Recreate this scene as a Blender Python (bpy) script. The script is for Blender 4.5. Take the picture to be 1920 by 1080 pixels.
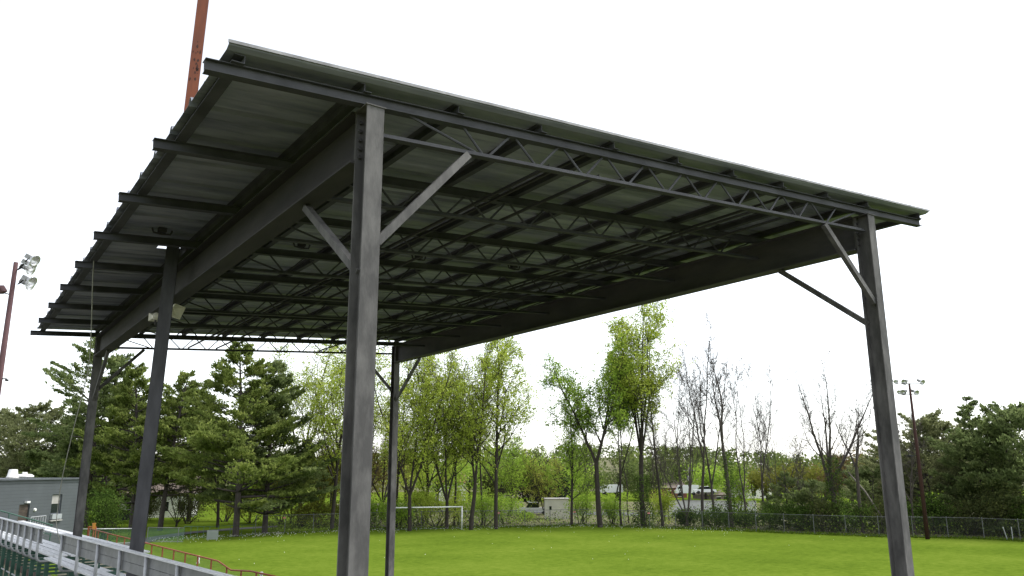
import bpy, math, random
import numpy as np
from mathutils import Vector, Matrix

for o in list(bpy.data.objects): bpy.data.objects.remove(o)
SC = bpy.context.scene
COL = SC.collection

# ------------------------------------------------------------------ camera
EYE = np.array([-4.068, -9.099, 6.30])          # field level is z = 0
FPX = 1482.8                                     # focal length in pixels of the 1920 px wide photograph
FW = np.array([0.5623802, 0.79556628, 0.22539478])
RT = np.array([0.81709908, -0.57648376, -0.00394555])
UP = np.array([-0.12679748, -0.18638877, 0.97425953])
cam_d = bpy.data.cameras.new('camera'); cam = bpy.data.objects.new('camera', cam_d); COL.objects.link(cam)
cam_d.sensor_width = 36; cam_d.lens = FPX / 1920 * 36; cam_d.clip_start = 0.1; cam_d.clip_end = 6000
cam.matrix_world = Matrix(((RT[0], UP[0], -FW[0], EYE[0]), (RT[1], UP[1], -FW[1], EYE[1]), (RT[2], UP[2], -FW[2], EYE[2]), (0, 0, 0, 1)))
SC.camera = cam

# ------------------------------------------------------------------ light: bright overcast
SUN_EL, SUN_AZ = 56, 118                         # azimuth clockwise from +y
w = bpy.data.worlds.new('World'); SC.world = w; w.use_nodes = True
nt = w.node_tree; bg = nt.nodes['Background']
sky = nt.nodes.new('ShaderNodeTexSky'); sky.sky_type = 'NISHITA'; sky.sun_disc = False
sky.sun_elevation = math.radians(SUN_EL); sky.sun_rotation = math.radians(SUN_AZ)
sky.air_density = 1.0; sky.dust_density = 1.2; sky.ozone_density = 1.0
hs = nt.nodes.new('ShaderNodeHueSaturation'); hs.inputs['Saturation'].default_value = 0.26
nt.links.new(sky.outputs[0], hs.inputs['Color']); nt.links.new(hs.outputs[0], bg.inputs[0])
bg.inputs[1].default_value = 0.15
sd = bpy.data.lights.new('sun', 'SUN'); sd.energy = 1.2; sd.angle = math.radians(20); sd.color = (1, .97, .92)
sun = bpy.data.objects.new('sun', sd); COL.objects.link(sun)
_a, _e = math.radians(SUN_AZ), math.radians(SUN_EL)
sv = Vector((math.sin(_a) * math.cos(_e), math.cos(_a) * math.cos(_e), math.sin(_e)))
sun.rotation_euler = sv.to_track_quat('Z', 'Y').to_euler(); sun.location = sv * 60
vs = SC.view_settings; vs.view_transform = 'Standard'; vs.look = 'None'; vs.exposure = 1.3; vs.gamma = 1; vs.use_curve_mapping = False
SC.render.engine = 'CYCLES'
try:
    SC.cycles.use_denoising = True; SC.cycles.denoiser = 'OPENIMAGEDENOISE'
except Exception: pass
SC.cycles.max_bounces = 6; SC.cycles.transparent_max_bounces = 12

# ------------------------------------------------------------------ helpers
def U(px, py, depth):
    """point at real distance `depth` in front of the eye, seen in the direction of a photo pixel"""
    return EYE + depth * (FW + RT * (px - 960) / FPX + UP * (540 - py) / FPX)

def sstep(t):
    t = np.clip(t, 0, 1); return t * t * (3 - 2 * t)

def ground_z(x, y):
    x = np.asarray(x, float); y = np.asarray(y, float)
    far = 1 - .75 * sstep((y - 62) / 14)
    h = 2.6 * sstep((10.5 - x) / 12) * far
    h = h + 2.0 * sstep((0.0 - x) / 4.5) * sstep((14 - y) / 16)
    return h

def spot(px, depth):
    p = U(px, 990, depth); return np.array([p[0], p[1], float(ground_z(p[0], p[1]))])

def top_height(pos, py):
    """height above the ground at pos of something whose top shows at photo row py"""
    fh = np.array([FW[0], FW[1]]); fh = fh / np.linalg.norm(fh)
    d = (pos[:2] - EYE[:2]) @ fh
    return EYE[2] + d * math.tan(math.radians(13.026) + math.atan((540 - py) / FPX)) - pos[2]

def tag(o, label=None, cat=None, group=None, kind=None):
    if label: o['label'] = label
    if cat: o['category'] = cat
    if group: o['group'] = group
    if kind: o['kind'] = kind
    return o

def empty(name, loc, label, cat, group=None):
    o = bpy.data.objects.new(name, None); COL.objects.link(o); o.location = Vector(loc); o.empty_display_size = .2
    return tag(o, label, cat, group)

class MB:
    def __init__(s): s.v = []; s.f = []; s.n = 0
    def add(s, verts, faces):
        b = s.n; s.v.extend([tuple(map(float, q)) for q in verts]); s.n += len(verts)
        s.f.extend([tuple(b + i for i in f) for f in faces]); return s
    def box(s, c, size, rz=0, axes=None):
        c = np.array(c, float); hx, hy, hz = np.array(size, float) / 2
        if axes is None:
            ax = np.array([math.cos(rz), math.sin(rz), 0]); ay = np.array([-math.sin(rz), math.cos(rz), 0]); az = np.array([0, 0, 1.])
        else: ax, ay, az = [np.array(a, float) for a in axes]
        vs_ = [c + sx * hx * ax + sy * hy * ay + sz * hz * az for sz in (-1, 1) for sy in (-1, 1) for sx in (-1, 1)]
        return s.add(vs_, [(0, 2, 3, 1), (4, 5, 7, 6), (0, 1, 5, 4), (2, 6, 7, 3), (0, 4, 6, 2), (1, 3, 7, 5)])
    def sweep(s, prof, p0, p1, up=(0, 0, 1)):
        """closed 2D profile (a: sideways, b: along up) swept from p0 to p1"""
        p0 = np.array(p0, float); p1 = np.array(p1, float); t = p1 - p0; t /= np.linalg.norm(t)
        u = np.array(up, float); a = np.cross(t, u); a /= np.linalg.norm(a); b = np.cross(a, t)
        n = len(prof); vs_ = [p + a * q[0] + b * q[1] for p in (p0, p1) for q in prof]
        fs = [(i, (i + 1) % n, n + (i + 1) % n, n + i) for i in range(n)] + [tuple(range(n))[::-1], tuple(range(n, 2 * n))]
        return s.add(vs_, fs)
    def bar(s, p0, p1, wd, ht, up=(0, 0, 1)):
        return s.sweep([(-wd / 2, -ht / 2), (wd / 2, -ht / 2), (wd / 2, ht / 2), (-wd / 2, ht / 2)], p0, p1, up)
    def rod(s, p0, p1, r, n=8):
        t = np.array(p1, float) - np.array(p0, float); up = (0, 0, 1) if abs(t[2]) < .95 * np.linalg.norm(t) else (0, 1, 0)
        return s.sweep([(r * math.cos(2 * math.pi * i / n), r * math.sin(2 * math.pi * i / n)) for i in range(n)], p0, p1, up)
    def tube(s, pts, rad, n=6, cap=True):
        pts = np.asarray(pts, float); m = len(pts); rad = np.broadcast_to(np.asarray(rad, float), (m,))
        t = np.gradient(pts, axis=0); t /= np.linalg.norm(t, axis=1)[:, None] + 1e-9
        ref = np.array([.31, .93, .2]) if abs(t[0] @ np.array([.31, .93, .2])) < .9 else np.array([1., 0, 0])
        a = np.cross(t, ref); a /= np.linalg.norm(a, axis=1)[:, None] + 1e-9; b = np.cross(t, a)
        an = np.arange(n) * 2 * math.pi / n
        V = pts[:, None, :] + rad[:, None, None] * (a[:, None, :] * np.cos(an)[None, :, None] + b[:, None, :] * np.sin(an)[None, :, None])
        fs = [(i * n + j, i * n + (j + 1) % n, (i + 1) * n + (j + 1) % n, (i + 1) * n + j) for i in range(m - 1) for j in range(n)]
        if cap: fs += [tuple(range(n))[::-1], tuple(range((m - 1) * n, m * n))]
        return s.add(V.reshape(-1, 3), fs)
    def lathe(s, c, axis, prof, n=16):
        """prof: (radius, along axis) list"""
        c = np.array(c, float); ax = np.array(axis, float); ax /= np.linalg.norm(ax)
        r0 = np.array([0, 0, 1.]) if abs(ax[2]) < .9 else np.array([1., 0, 0]); a = np.cross(ax, r0); a /= np.linalg.norm(a); b = np.cross(ax, a)
        V = [c + ax * h + r * (a * math.cos(2 * math.pi * j / n) + b * math.sin(2 * math.pi * j / n)) for r, h in prof for j in range(n)]
        fs = [(i * n + j, i * n + (j + 1) % n, (i + 1) * n + (j + 1) % n, (i + 1) * n + j) for i in range(len(prof) - 1) for j in range(n)]
        return s.add(V, fs)
    def mesh(s, name):
        me = bpy.data.meshes.new(name); me.from_pydata(s.v, [], s.f); me.update(); return me
    def build(s, name, m, parent=None, smooth=False, origin=None):
        if origin is None: origin = parent.location if parent is not None and parent.parent is None else (parent_world(parent) if parent is not None else (0, 0, 0))
        og = np.array(origin, float)
        me = bpy.data.meshes.new(name); me.from_pydata([tuple(np.array(q) - og) for q in s.v], [], s.f); me.update()
        me.materials.append(m)
        if smooth: me.polygons.foreach_set('use_smooth', [True] * len(me.polygons))
        o = bpy.data.objects.new(name, me); COL.objects.link(o)
        if parent is not None: o.parent = parent
        else: o.location = Vector(og)
        return o

def parent_world(o):
    p = np.array(o.location, float)
    while o.parent is not None:
        o = o.parent; p = p + np.array(o.location, float)
    return p

def child(me, name, parent, loc_world):
    """object that shares mesh data, placed by its world position"""
    o = bpy.data.objects.new(name, me); COL.objects.link(o); o.parent = parent
    o.location = Vector(np.array(loc_world, float) - parent_world(parent)); return o

def soup(name, verts, quads, m, parent, origin, smooth=False):
    """mesh straight from numpy arrays; verts in world coordinates"""
    verts = np.asarray(verts, np.float32) - np.asarray(origin, np.float32); quads = np.asarray(quads, np.int32)
    me = bpy.data.meshes.new(name); k = quads.shape[1]
    me.vertices.add(len(verts)); me.vertices.foreach_set('co', verts.ravel())
    me.loops.add(quads.size); me.loops.foreach_set('vertex_index', quads.ravel())
    me.polygons.add(len(quads)); me.polygons.foreach_set('loop_start', np.arange(0, quads.size, k, dtype=np.int32))
    try: me.polygons.foreach_set('loop_total', np.full(len(quads), k, np.int32))
    except Exception: pass
    me.update(calc_edges=True); me.validate()
    me.materials.append(m)
    if smooth: me.polygons.foreach_set('use_smooth', [True] * len(me.polygons))
    o = bpy.data.objects.new(name, me); COL.objects.link(o)
    if parent is not None: o.parent = parent
    else: o.location = Vector(origin)
    return o

def group_empty(name, parent, loc):
    """a part that only holds sub-parts"""
    o = bpy.data.objects.new(name, None); COL.objects.link(o); o.parent = parent; o.empty_display_size = .1
    o.location = Vector(np.array(loc, float) - parent_world(parent)); return o

# ------------------------------------------------------------------ materials
def mat(name, col, rough=.6, metal=0., var=.25, scale=3., bump=0., col2=None, detail=6, stretch=(1, 1, 1), spec=.4, rnd=0., thresh=None):
    m = bpy.data.materials.new(name); m.use_nodes = True; n = m.node_tree; b = n.nodes['Principled BSDF']
    b.inputs['Roughness'].default_value = rough; b.inputs['Metallic'].default_value = metal
    b.inputs['Specular IOR Level'].default_value = spec
    tc = n.nodes.new('ShaderNodeTexCoord'); mp = n.nodes.new('ShaderNodeMapping'); mp.inputs['Scale'].default_value = stretch
    n.links.new(tc.outputs['Object'], mp.inputs[0])
    nz = n.nodes.new('ShaderNodeTexNoise'); nz.inputs['Scale'].default_value = scale; nz.inputs['Detail'].default_value = detail; nz.inputs['Roughness'].default_value = .62
    n.links.new(mp.outputs[0], nz.inputs[0])
    cr = n.nodes.new('ShaderNodeValToRGB')
    c2 = col2 if col2 else tuple(c * (1 + var) for c in col); c1 = col if col2 else tuple(c * (1 - var) for c in col)
    lo, hi = thresh if thresh else (.3, .7)
    cr.color_ramp.elements[0].position = lo; cr.color_ramp.elements[1].position = hi
    cr.color_ramp.elements[0].color = (*c1, 1); cr.color_ramp.elements[1].color = (*c2, 1)
    n.links.new(nz.outputs[0], cr.inputs[0])
    out = cr.outputs[0]
    if rnd:
        oi = n.nodes.new('ShaderNodeObjectInfo'); mr = n.nodes.new('ShaderNodeMapRange'); mr.inputs[3].default_value = 1 - rnd; mr.inputs[4].default_value = 1 + rnd
        n.links.new(oi.outputs['Random'], mr.inputs[0]); mx = n.nodes.new('ShaderNodeVectorMath'); mx.operation = 'SCALE'
        n.links.new(out, mx.inputs[0]); n.links.new(mr.outputs[0], mx.inputs['Scale']); out = mx.outputs[0]
    n.links.new(out, b.inputs['Base Color'])
    if bump:
        bp = n.nodes.new('ShaderNodeBump'); bp.inputs['Strength'].default_value = bump; bp.inputs['Distance'].default_value = .02
        nz2 = n.nodes.new('ShaderNodeTexNoise'); nz2.inputs['Scale'].default_value = scale * 6; nz2.inputs['Detail'].default_value = 4
        n.links.new(mp.outputs[0], nz2.inputs[0]); n.links.new(nz2.outputs[0], bp.inputs['Height']); n.links.new(bp.outputs[0], b.inputs['Normal'])
    return m

def leaf_mat(name, a, b2, trans=.45, clump=.35, dark=.55):
    """leaf colours: every leaf differs, clumps differ"""
    m = bpy.data.materials.new(name); m.use_nodes = True; n = m.node_tree; n.nodes.clear()
    out = n.nodes.new('ShaderNodeOutputMaterial'); mixs = n.nodes.new('ShaderNodeMixShader'); df = n.nodes.new('ShaderNodeBsdfDiffuse'); tr = n.nodes.new('ShaderNodeBsdfTranslucent')
    geo = n.nodes.new('ShaderNodeNewGeometry'); tc = n.nodes.new('ShaderNodeTexCoord'); nz = n.nodes.new('ShaderNodeTexNoise'); nz.inputs['Scale'].default_value = clump; nz.inputs['Detail'].default_value = 3
    n.links.new(tc.outputs['Object'], nz.inputs[0])
    ad = n.nodes.new('ShaderNodeMath'); ad.operation = 'MULTIPLY_ADD'; ad.inputs[1].default_value = .34
    n.links.new(geo.outputs['Random Per Island'], ad.inputs[0]); n.links.new(nz.outputs[0], ad.inputs[2])
    cr = n.nodes.new('ShaderNodeValToRGB'); cr.color_ramp.elements[0].position = .38; cr.color_ramp.elements[1].position = .92
    cr.color_ramp.elements[0].color = (*[c * dark for c in a], 1); cr.color_ramp.elements[1].color = (*b2, 1)
    e = cr.color_ramp.elements.new(.62); e.color = (*a, 1)
    n.links.new(ad.outputs[0], cr.inputs[0]); n.links.new(cr.outputs[0], df.inputs[0]); n.links.new(cr.outputs[0], tr.inputs[0])
    mixs.inputs[0].default_value = trans
    n.links.new(df.outputs[0], mixs.inputs[1]); n.links.new(tr.outputs[0], mixs.inputs[2]); n.links.new(mixs.outputs[0], out.inputs[0])
    return m

M = {}
M['steel'] = mat('painted_steel', (.082, .08, .078), .75, 0, .3, 1.5, .2, (.155, .15, .144), 12, (2.4, 2.4, .9), .12, 0., (.4, .64))
M['steel_dark'] = mat('dark_painted_steel', (.04, .039, .043), .75, 0, .3, 1.1, .08, (.07, .066, .066), 9, (2, .6, 2), .12)
M['girder'] = mat('girder_paint', (.075, .072, .08), .75, 0, .3, 1.1, .08, (.12, .115, .118), 9, (2, .6, 2), .12)
M['joist_steel'] = mat('joist_paint', (.07, .071, .076), .75, 0, .3, 1.5, .05, spec=.12)
M['deck'] = mat('ribbed_deck_metal', (.13, .14, .17), .5, .0, .4, 1.1, 0, (.32, .335, .37), 10, (.45, 2.2, 1), .2, .15, (.36, .72))
M['trim'] = mat('galvanised_trim', (.24, .24, .24), .5, .2, .4, 3)
M['orange'] = mat('weathered_orange_paint', (.2, .052, .017), .6, 0, .2, 2.5, .1, (.13, .036, .016), 6, (3, 3, .6))
M['rust_spot'] = mat('rust', (.05, .02, .014), .8, 0, .4, 20)
M['polegrey'] = mat('grey_painted_pole', (.07, .07, .075), .75, 0, .35, 1.5, .08, stretch=(3, 3, .7), spec=.12)
M['redpole'] = mat('oxide_red_pole', (.12, .065, .067), .75, 0, .35, 2.0, .1, (.085, .05, .052), 6, (3, 3, .6), .15)
M['rustpole'] = mat('dark_rust_pole', (.032, .02, .018), .8, 0, .35, 2.0, .1, (.06, .027, .022), 6, (3, 3, .6), .15)
M['plastic'] = mat('aged_beige_plastic', (.55, .53, .44), .5, 0, .15, 6)
M['alu'] = mat('aluminium', (.62, .63, .64), .5, .25, .18, 4, .05, stretch=(8, .5, 8))
M['alu_rail'] = mat('dull_aluminium', (.21, .215, .22), .5, .3, .25, 4, .05)
M['alu_post'] = mat('brushed_aluminium_post', (.36, .37, .38), .45, .3, .2, 4)
M['green_steel'] = mat('dark_green_steel', (.03, .085, .06), .5, 0, .3, 3)
M['wood'] = mat('weathered_brown_board', (.1, .065, .048), .8, 0, .4, 5, .3, stretch=(8, .6, 8))
M['block'] = mat('grey_painted_block', (.072, .082, .088), .75, 0, .1, .7)
M['joint'] = mat('mortar', (.05, .058, .064), .9, 0, .2, 4)
M['coping'] = mat('dark_coping', (.08, .09, .1), .6, 0, .2, 2)
M['glass'] = mat('dark_window_glass', (.015, .02, .02), .08, 0, .4, 1, spec=.6)
M['white'] = mat('white_paint', (.72, .72, .7), .5, 0, .08, 2)
M['concrete'] = mat('concrete', (.33, .32, .30), .85, 0, .2, 2, .2)
M['asphalt'] = mat('worn_asphalt', (.085, .085, .085), .9, 0, .25, .6, .2)
M['door'] = mat('brown_door', (.06, .045, .035), .6, 0, .5, 3, stretch=(1, 1, 4))
M['orange_rail'] = mat('orange_red_rail', (.36, .085, .03), .6, 0, .35, 1.2, 0, (.2, .05, .03))
M['green_mesh'] = mat('green_windscreen', (.06, .16, .12), .8, 0, .2, 2)
M['galv'] = mat('galvanised_pipe', (.36, .37, .38), .45, .5, .2, 3)
M['fence_steel'] = mat('dull_fence_steel', (.13, .135, .135), .55, .3, .25, 3)
M['wire'] = mat('galvanised_wire', (.1, .105, .1), .5, .4, .2, 3)
M['yellow'] = mat('yellow_orange_plastic', (.38, .16, .02), .5, 0, .15, 3)
M['goal'] = mat('white_goal_tube', (.78, .78, .78), .4, 0, .05, 3)
M['lamp'] = mat('spun_aluminium_reflector', (.6, .6, .6), .35, .6, .15, 6)
M['lampbox'] = mat('lamp_ballast_grey', (.3, .3, .3), .5, .4, .2, 6)
M['black'] = mat('black_fabric', (.012, .013, .014), .9, 0, .3, 4)
M['bark'] = mat('grey_brown_bark', (.034, .027, .022), .9, 0, .4, 3, .4, stretch=(4, 4, .7))
M['bark_pine'] = mat('pine_bark', (.05, .041, .037), .9, 0, .4, 3, .4, stretch=(4, 4, .7))
M['bark_bare'] = mat('bare_twig_bark', (.06, .049, .043), .9, 0, .35, 3, .3, stretch=(4, 4, .7))
M['leaf_lime'] = leaf_mat('spring_leaf', (.34, .43, .06), (.56, .62, .13), .62, .35, .65)
M['leaf_mid'] = leaf_mat('fresh_leaf', (.24, .37, .05), (.42, .54, .09), .62, .35, .65)
M['leaf_olive'] = leaf_mat('olive_leaf', (.15, .165, .03), (.27, .26, .06), .5, .35, .65)
M['leaf_yellow'] = leaf_mat('yellow_blossom_leaf', (.27, .3, .06), (.42, .43, .1), .5)
M['leaf_russet'] = leaf_mat('russet_bud', (.14, .105, .045), (.22, .17, .07), .45)
M['leaf_red'] = leaf_mat('dark_red_leaf', (.13, .03, .025), (.2, .06, .04), .4)
M['leaf_dull'] = leaf_mat('dull_leaf', (.07, .085, .03), (.14, .15, .05), .35)
M['leaf_far'] = leaf_mat('far_wood_leaf', (.11, .15, .045), (.2, .24, .07), .35, .06)
M['needle'] = leaf_mat('white_pine_needle', (.16, .21, .055), (.34, .39, .11), .6, .5, .55)
M['needle_dark'] = leaf_mat('dark_needle', (.14, .185, .07), (.28, .33, .13), .6, .5, .65)
M['needle_grey'] = leaf_mat('grey_cedar_needle', (.18, .2, .095), (.3, .32, .15), .6, .5, .65)
M['black_needle'] = leaf_mat('blackish_needle', (.02, .026, .018), (.04, .05, .03), .2)
M['ivy'] = leaf_mat('ivy_leaf', (.055, .095, .02), (.13, .2, .04), .4, .6)
M['brick'] = mat('red_brown_brick', (.2, .075, .055), .85, 0, .25, 2)
M['shingle'] = mat('brown_shingle', (.17, .135, .115), .9, 0, .25, 2)
M['shingle_red'] = mat('dull_red_shingle', (.26, .09, .075), .9, 0, .2, 2)
M['cream'] = mat('cream_siding', (.68, .66, .6), .8, 0, .1, 1.5)
M['car_dark'] = mat('dark_car_paint', (.012, .014, .02), .2, .2, .1, 1, spec=.6)
M['car_white'] = mat('white_car_paint', (.75, .76, .78), .25, 0, .05, 1, spec=.5)
M['rubber'] = mat('tyre_rubber', (.015, .015, .015), .9, 0, .2, 3)
M['board'] = mat('pale_grey_board', (.3, .32, .33), .6, 0, .06, 2)
M['pink_tag'] = mat('faded_pink_tag', (.55, .2, .2), .7, 0, .2, 5)
M['utility'] = mat('pale_weathered_pole', (.32, .3, .26), .9, 0, .3, 2)
M['log'] = mat('grey_dead_log', (.15, .135, .11), .9, 0, .3, 3)
M['rope'] = mat('pale_rope', (.33, .33, .28), .8, 0, .15, 6)
M['flower'] = mat('dandelion_seed_head', (.72, .72, .66), .9, 0, .1, 8)
M['grassblade'] = leaf_mat('grass_blade', (.085, .138, .014), (.12, .172, .02), .3, .3, .8)

def grass_material():
    m = bpy.data.materials.new('mown_grass'); m.use_nodes = True; n = m.node_tree; b = n.nodes['Principled BSDF']
    b.inputs['Roughness'].default_value = .9; b.inputs['Specular IOR Level'].default_value = .0
    tc = n.nodes.new('ShaderNodeTexCoord')
    def noise(s, d, r=.6):
        z = n.nodes.new('ShaderNodeTexNoise'); z.inputs['Scale'].default_value = s; z.inputs['Detail'].default_value = d; z.inputs['Roughness'].default_value = r
        n.links.new(tc.outputs['Object'], z.inputs[0]); return z
    z1 = noise(.12, 5); z2 = noise(1.7, 8, .75)
    mx = n.nodes.new('ShaderNodeMath'); mx.operation = 'MULTIPLY_ADD'; mx.inputs[1].default_value = .6
    n.links.new(z2.outputs[0], mx.inputs[0]); sc_ = n.nodes.new('ShaderNodeMath'); sc_.operation = 'MULTIPLY'; sc_.inputs[1].default_value = .42
    n.links.new(z1.outputs[0], sc_.inputs[0]); n.links.new(sc_.outputs[0], mx.inputs[2])
    cr = n.nodes.new('ShaderNodeValToRGB'); cr.color_ramp.elements[0].position = .36; cr.color_ramp.elements[1].position = .68
    cr.color_ramp.elements[0].color = (.062, .1, .011, 1); cr.color_ramp.elements[1].color = (.15, .198, .028, 1)
    e = cr.color_ramp.elements.new(.5); e.color = (.1, .152, .016, 1)
    n.links.new(mx.outputs[0], cr.inputs[0]); n.links.new(cr.outputs[0], b.inputs['Base Color'])
    bp = n.nodes.new('ShaderNodeBump'); bp.inputs['Strength'].default_value = .7; bp.inputs['Distance'].default_value = .06
    n.links.new(z2.outputs[0], bp.inputs['Height']); n.links.new(bp.outputs[0], b.inputs['Normal'])
    return m
M['grass'] = grass_material()
M['earth'] = mat('worn_earth_and_gravel', (.1, .085, .065), .95, 0, .3, .4, .3, (.075, .075, .04), 8)
M['litter'] = mat('leaf_litter_ground', (.07, .085, .02), .95, 0, .3, .5, .3, (.15, .13, .06), 8)

# ------------------------------------------------------------------ ground
def axis(a, b, core0, core1, step, grow=1.35):
    v = list(np.arange(core0, core1 + .01, step)); d = step
    while v[0] > a: d *= grow; v.insert(0, v[0] - d)
    d = step
    while v[-1] < b: d *= grow; v.append(v[-1] + d)
    return np.array(v)
gx = axis(-2500, 2500, -40, 110, 2.0); gy = axis(-2500, 2500, -30, 110, 2.0)
X, Y = np.meshgrid(gx, gy); rng0 = np.random.default_rng(5)
Z = ground_z(X, Y) + .035 * np.sin(X * .31 + 1) * np.sin(Y * .23)
V = np.stack([X, Y, Z], -1).reshape(-1, 3); nx, ny = len(gx), len(gy)
ii = (np.arange(ny - 1)[:, None] * nx + np.arange(nx - 1)[None]).ravel()
tag(soup('ground', V, np.stack([ii, ii + 1, ii + nx + 1, ii + nx], 1), M['grass'], None, (0, 0, 0), True), kind='structure')

FENCE = [(23.4, 75.9), (29.5, 75.2), (35.9, 74.3), (45.5, 70.9), (58.2, 65.1), (65.2, 51.9), (67.1, 45.5), (67.9, 42.3), (70.4, 35.9), (74.1, 31.4), (75.6, 29.0), (75.9, 24.0), (75.5, 17.0)]
def offset_line(pts, d):
    pts = np.array(pts); t = np.gradient(pts, axis=0); t /= np.linalg.norm(t, axis=1)[:, None]; nrm = np.stack([-t[:, 1], t[:, 0]], 1)
    return pts + nrm * (-d) * np.sign(-1)
def strip(name, line, d0, d1, z, m, kind='structure'):
    a = offset_line(line, d0); b = offset_line(line, d1)
    mb = MB(); n = len(a)
    vs_ = [(p[0], p[1], float(ground_z(p[0], p[1])) + z) for p in a] + [(p[0], p[1], float(ground_z(p[0], p[1])) + z) for p in b]
    mb.add(vs_, [(i, i + 1, n + i + 1, n + i) for i in range(n - 1)])
    return tag(mb.build(name, m), kind=kind)
# worn bare earth round the grandstand, with added asphalt against green bounce
mb = MB(); ax_ = np.arange(-26, 9.1, 2.5); ay_ = np.arange(-26, 46, 2.5); nn_ = len(ax_)
mb.add([(x, y, float(ground_z(x, y)) + .05) for y in ay_ for x in ax_], [(j * nn_ + i, j * nn_ + i + 1, (j + 1) * nn_ + i + 1, (j + 1) * nn_ + i) for j in range(len(ay_) - 1) for i in range(nn_ - 1)])
tag(mb.build('bare_earth', M['earth'], None, True), kind='structure')
mb = MB(); mb.add([(x, y, float(ground_z(x, y)) + .054) for y in (-45, -25, -5, 10, 27) for x in (9.0, 10.5, 14, 18)], [(j * 4 + i, j * 4 + i + 1, j * 4 + i + 5, j * 4 + i + 4) for j in range(4) for i in range(3)])
tag(mb.build('bounce_apron', M['asphalt']), kind='structure')  # unseen asphalt sheet added to tame green bounce under the roof
strip('woodland_floor', FENCE[2:], .6, 75, .05, M['litter'])
# ------------------------------------------------------------------ the canopy
ROOF0 = EYE[2] + 4.99                                # z of the joist tops at x = 0
S = .0603; CW, CD, W, L = .254, .345, 12.036, 22.83  # roof slope, column flange, column depth, spans
JP, JY0, NJ = 2.855, .15, 9
def zr(x, off=0.): return ROOF0 + S * x + off
canopy = empty('canopy', (6, 11, 0), 'huge dark steel grandstand canopy with ribbed sloping roof on four columns', 'canopy')

def h_prof(wd, dp, tf, tw):
    """I shape: width along a, depth along b"""
    a, b = wd / 2, dp / 2
    return [(-a, -b), (a, -b), (a, -b + tf), (tw / 2, -b + tf), (tw / 2, b - tf), (a, b - tf), (a, b), (-a, b), (-a, b - tf), (-tw / 2, b - tf), (-tw / 2, -b + tf), (-a, -b + tf)]
def bolt_mesh():
    mb = MB(); mb.lathe((0, 0, 0), (0, -1, 0), [(.0, .03), (.026, .03), (.03, .018), (.03, 0)], 6); return mb.mesh('bolt')
BOLT = bolt_mesh(); BOLT.materials.append(M['steel_dark'])

cols = []
for cx, cy, zt in ((0, 0, -.19), (W, 0, -.19), (0, L, -.19), (W, L, -.19)):
    mb = MB(); gz = float(ground_z(cx, cy)) - .3
    c = np.array([cx + CW / 2, cy + CD / 2, 0])
    ztop = zr(cx, zt)
    mb.sweep(h_prof(CW, CD, .022, .016), (c[0], c[1], gz), (c[0], c[1], ztop), up=(0, 1, 0))
    mb.box((c[0], c[1], ztop + .008), (CW + .04, CD + .04, .016))
    o = mb.build('column', M['steel'], canopy); cols.append(o)
    far = cy > 1
    for k in range(5):
        for sx in (.055, CW - .055):
            yy = (cy + CD - .024) if not far else (cy + .024 + .03)
            child(BOLT, 'bolt', o, (cx + sx, yy, zr(cx, -.33) - k * .125))
# girders between front and rear columns
for cx, zb, zt in ((CW / 2, -.904, -.165), (W + CW / 2, -.217 - S * (W + CW / 2), -.165)):
    zb_, zt_ = (ROOF0 - .904, zr(cx, zt)) if cx < 1 else (ROOF0 - .217, zr(cx, zt))
    mb = MB(); mb.sweep(h_prof(.36, zt_ - zb_, .028, .018), (cx, CD + .034, (zb_ + zt_) / 2), (cx, L - .034, (zb_ + zt_) / 2))
    g = mb.build('girder', M['steel_dark'] if cx < 1 else M['girder'], canopy)
    e = MB()
    for yy in (CD + .017, L - .017):
        e = MB(); e.box((cx, yy, (zb_ + zt_) / 2 + .01), (.25, .03, zt_ - zb_ - .07)); e.build('end_plate', M['steel'], g)
    for k in range(1, NJ - 1):                      # web stiffeners under the joists
        st = MB(); yy = JY0 + k * JP
        for sg in (-1, 1): st.box((cx + sg * .085, yy, (zb_ + zt_) / 2), (.15, .012, zt_ - zb_ - .062))
        pass

# joists
def chan2(h, w, t=.009, gap=.03):
    """two channels back to back, lips outwards"""
    g = gap / 2; a = w / 2
    return [(-a, 0), (a, 0), (a, t), (g, t), (g, h - t), (a, h - t), (a, h), (-a, h), (-a, h - t), (-g, h - t), (-g, t), (-a, t)]
X0, X1 = -2.07, W + CW + 2.25
TCH = .155
bots = [2.0 + .955 * i for i in range(10)]
tops = [1.60] + [2.43 + .952 * i for i in range(9)] + [11.05]
webs = [(.70, 1.82)] + [(tops[0], bots[0] - .07)]
for i in range(10):
    webs.append((tops[i + 1], bots[i] + .07)) if i + 1 < len(tops) else None
    if i < 9: webs.append((tops[i + 1] + .11, bots[i + 1] - .05))
webs += [(11.82, 10.82)]
web_me = []
for a, b in webs:
    mb = MB(); p0 = np.array([a, 0, zr(a, -TCH + .01) - ROOF0]); p1 = np.array([b, 0, zr(b, -.505) - ROOF0])
    mb.rod(p0, p1, .02, 6); me = mb.mesh('web_member'); me.materials.append(M['joist_steel']); web_me.append(me)
tc = MB(); tc.sweep(chan2(TCH, .15), (X0, 0, S * X0 - TCH), (X1, 0, S * X1 - TCH)); TC = tc.mesh('top_chord'); TC.materials.append(M['joist_steel'])
bc = MB(); bxa, bxb = CW - .02, W + .02
bc.sweep([(-.065, 0), (.065, 0), (.065, .009), (.02, .009), (.02, .07), (-.02, .07), (-.02, .009), (-.065, .009)], (bxa, 0, S * bxa - .572), (bxb, 0, S * bxb - .572)); BC = bc.mesh('bottom_chord'); BC.materials.append(M['joist_steel'])
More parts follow.
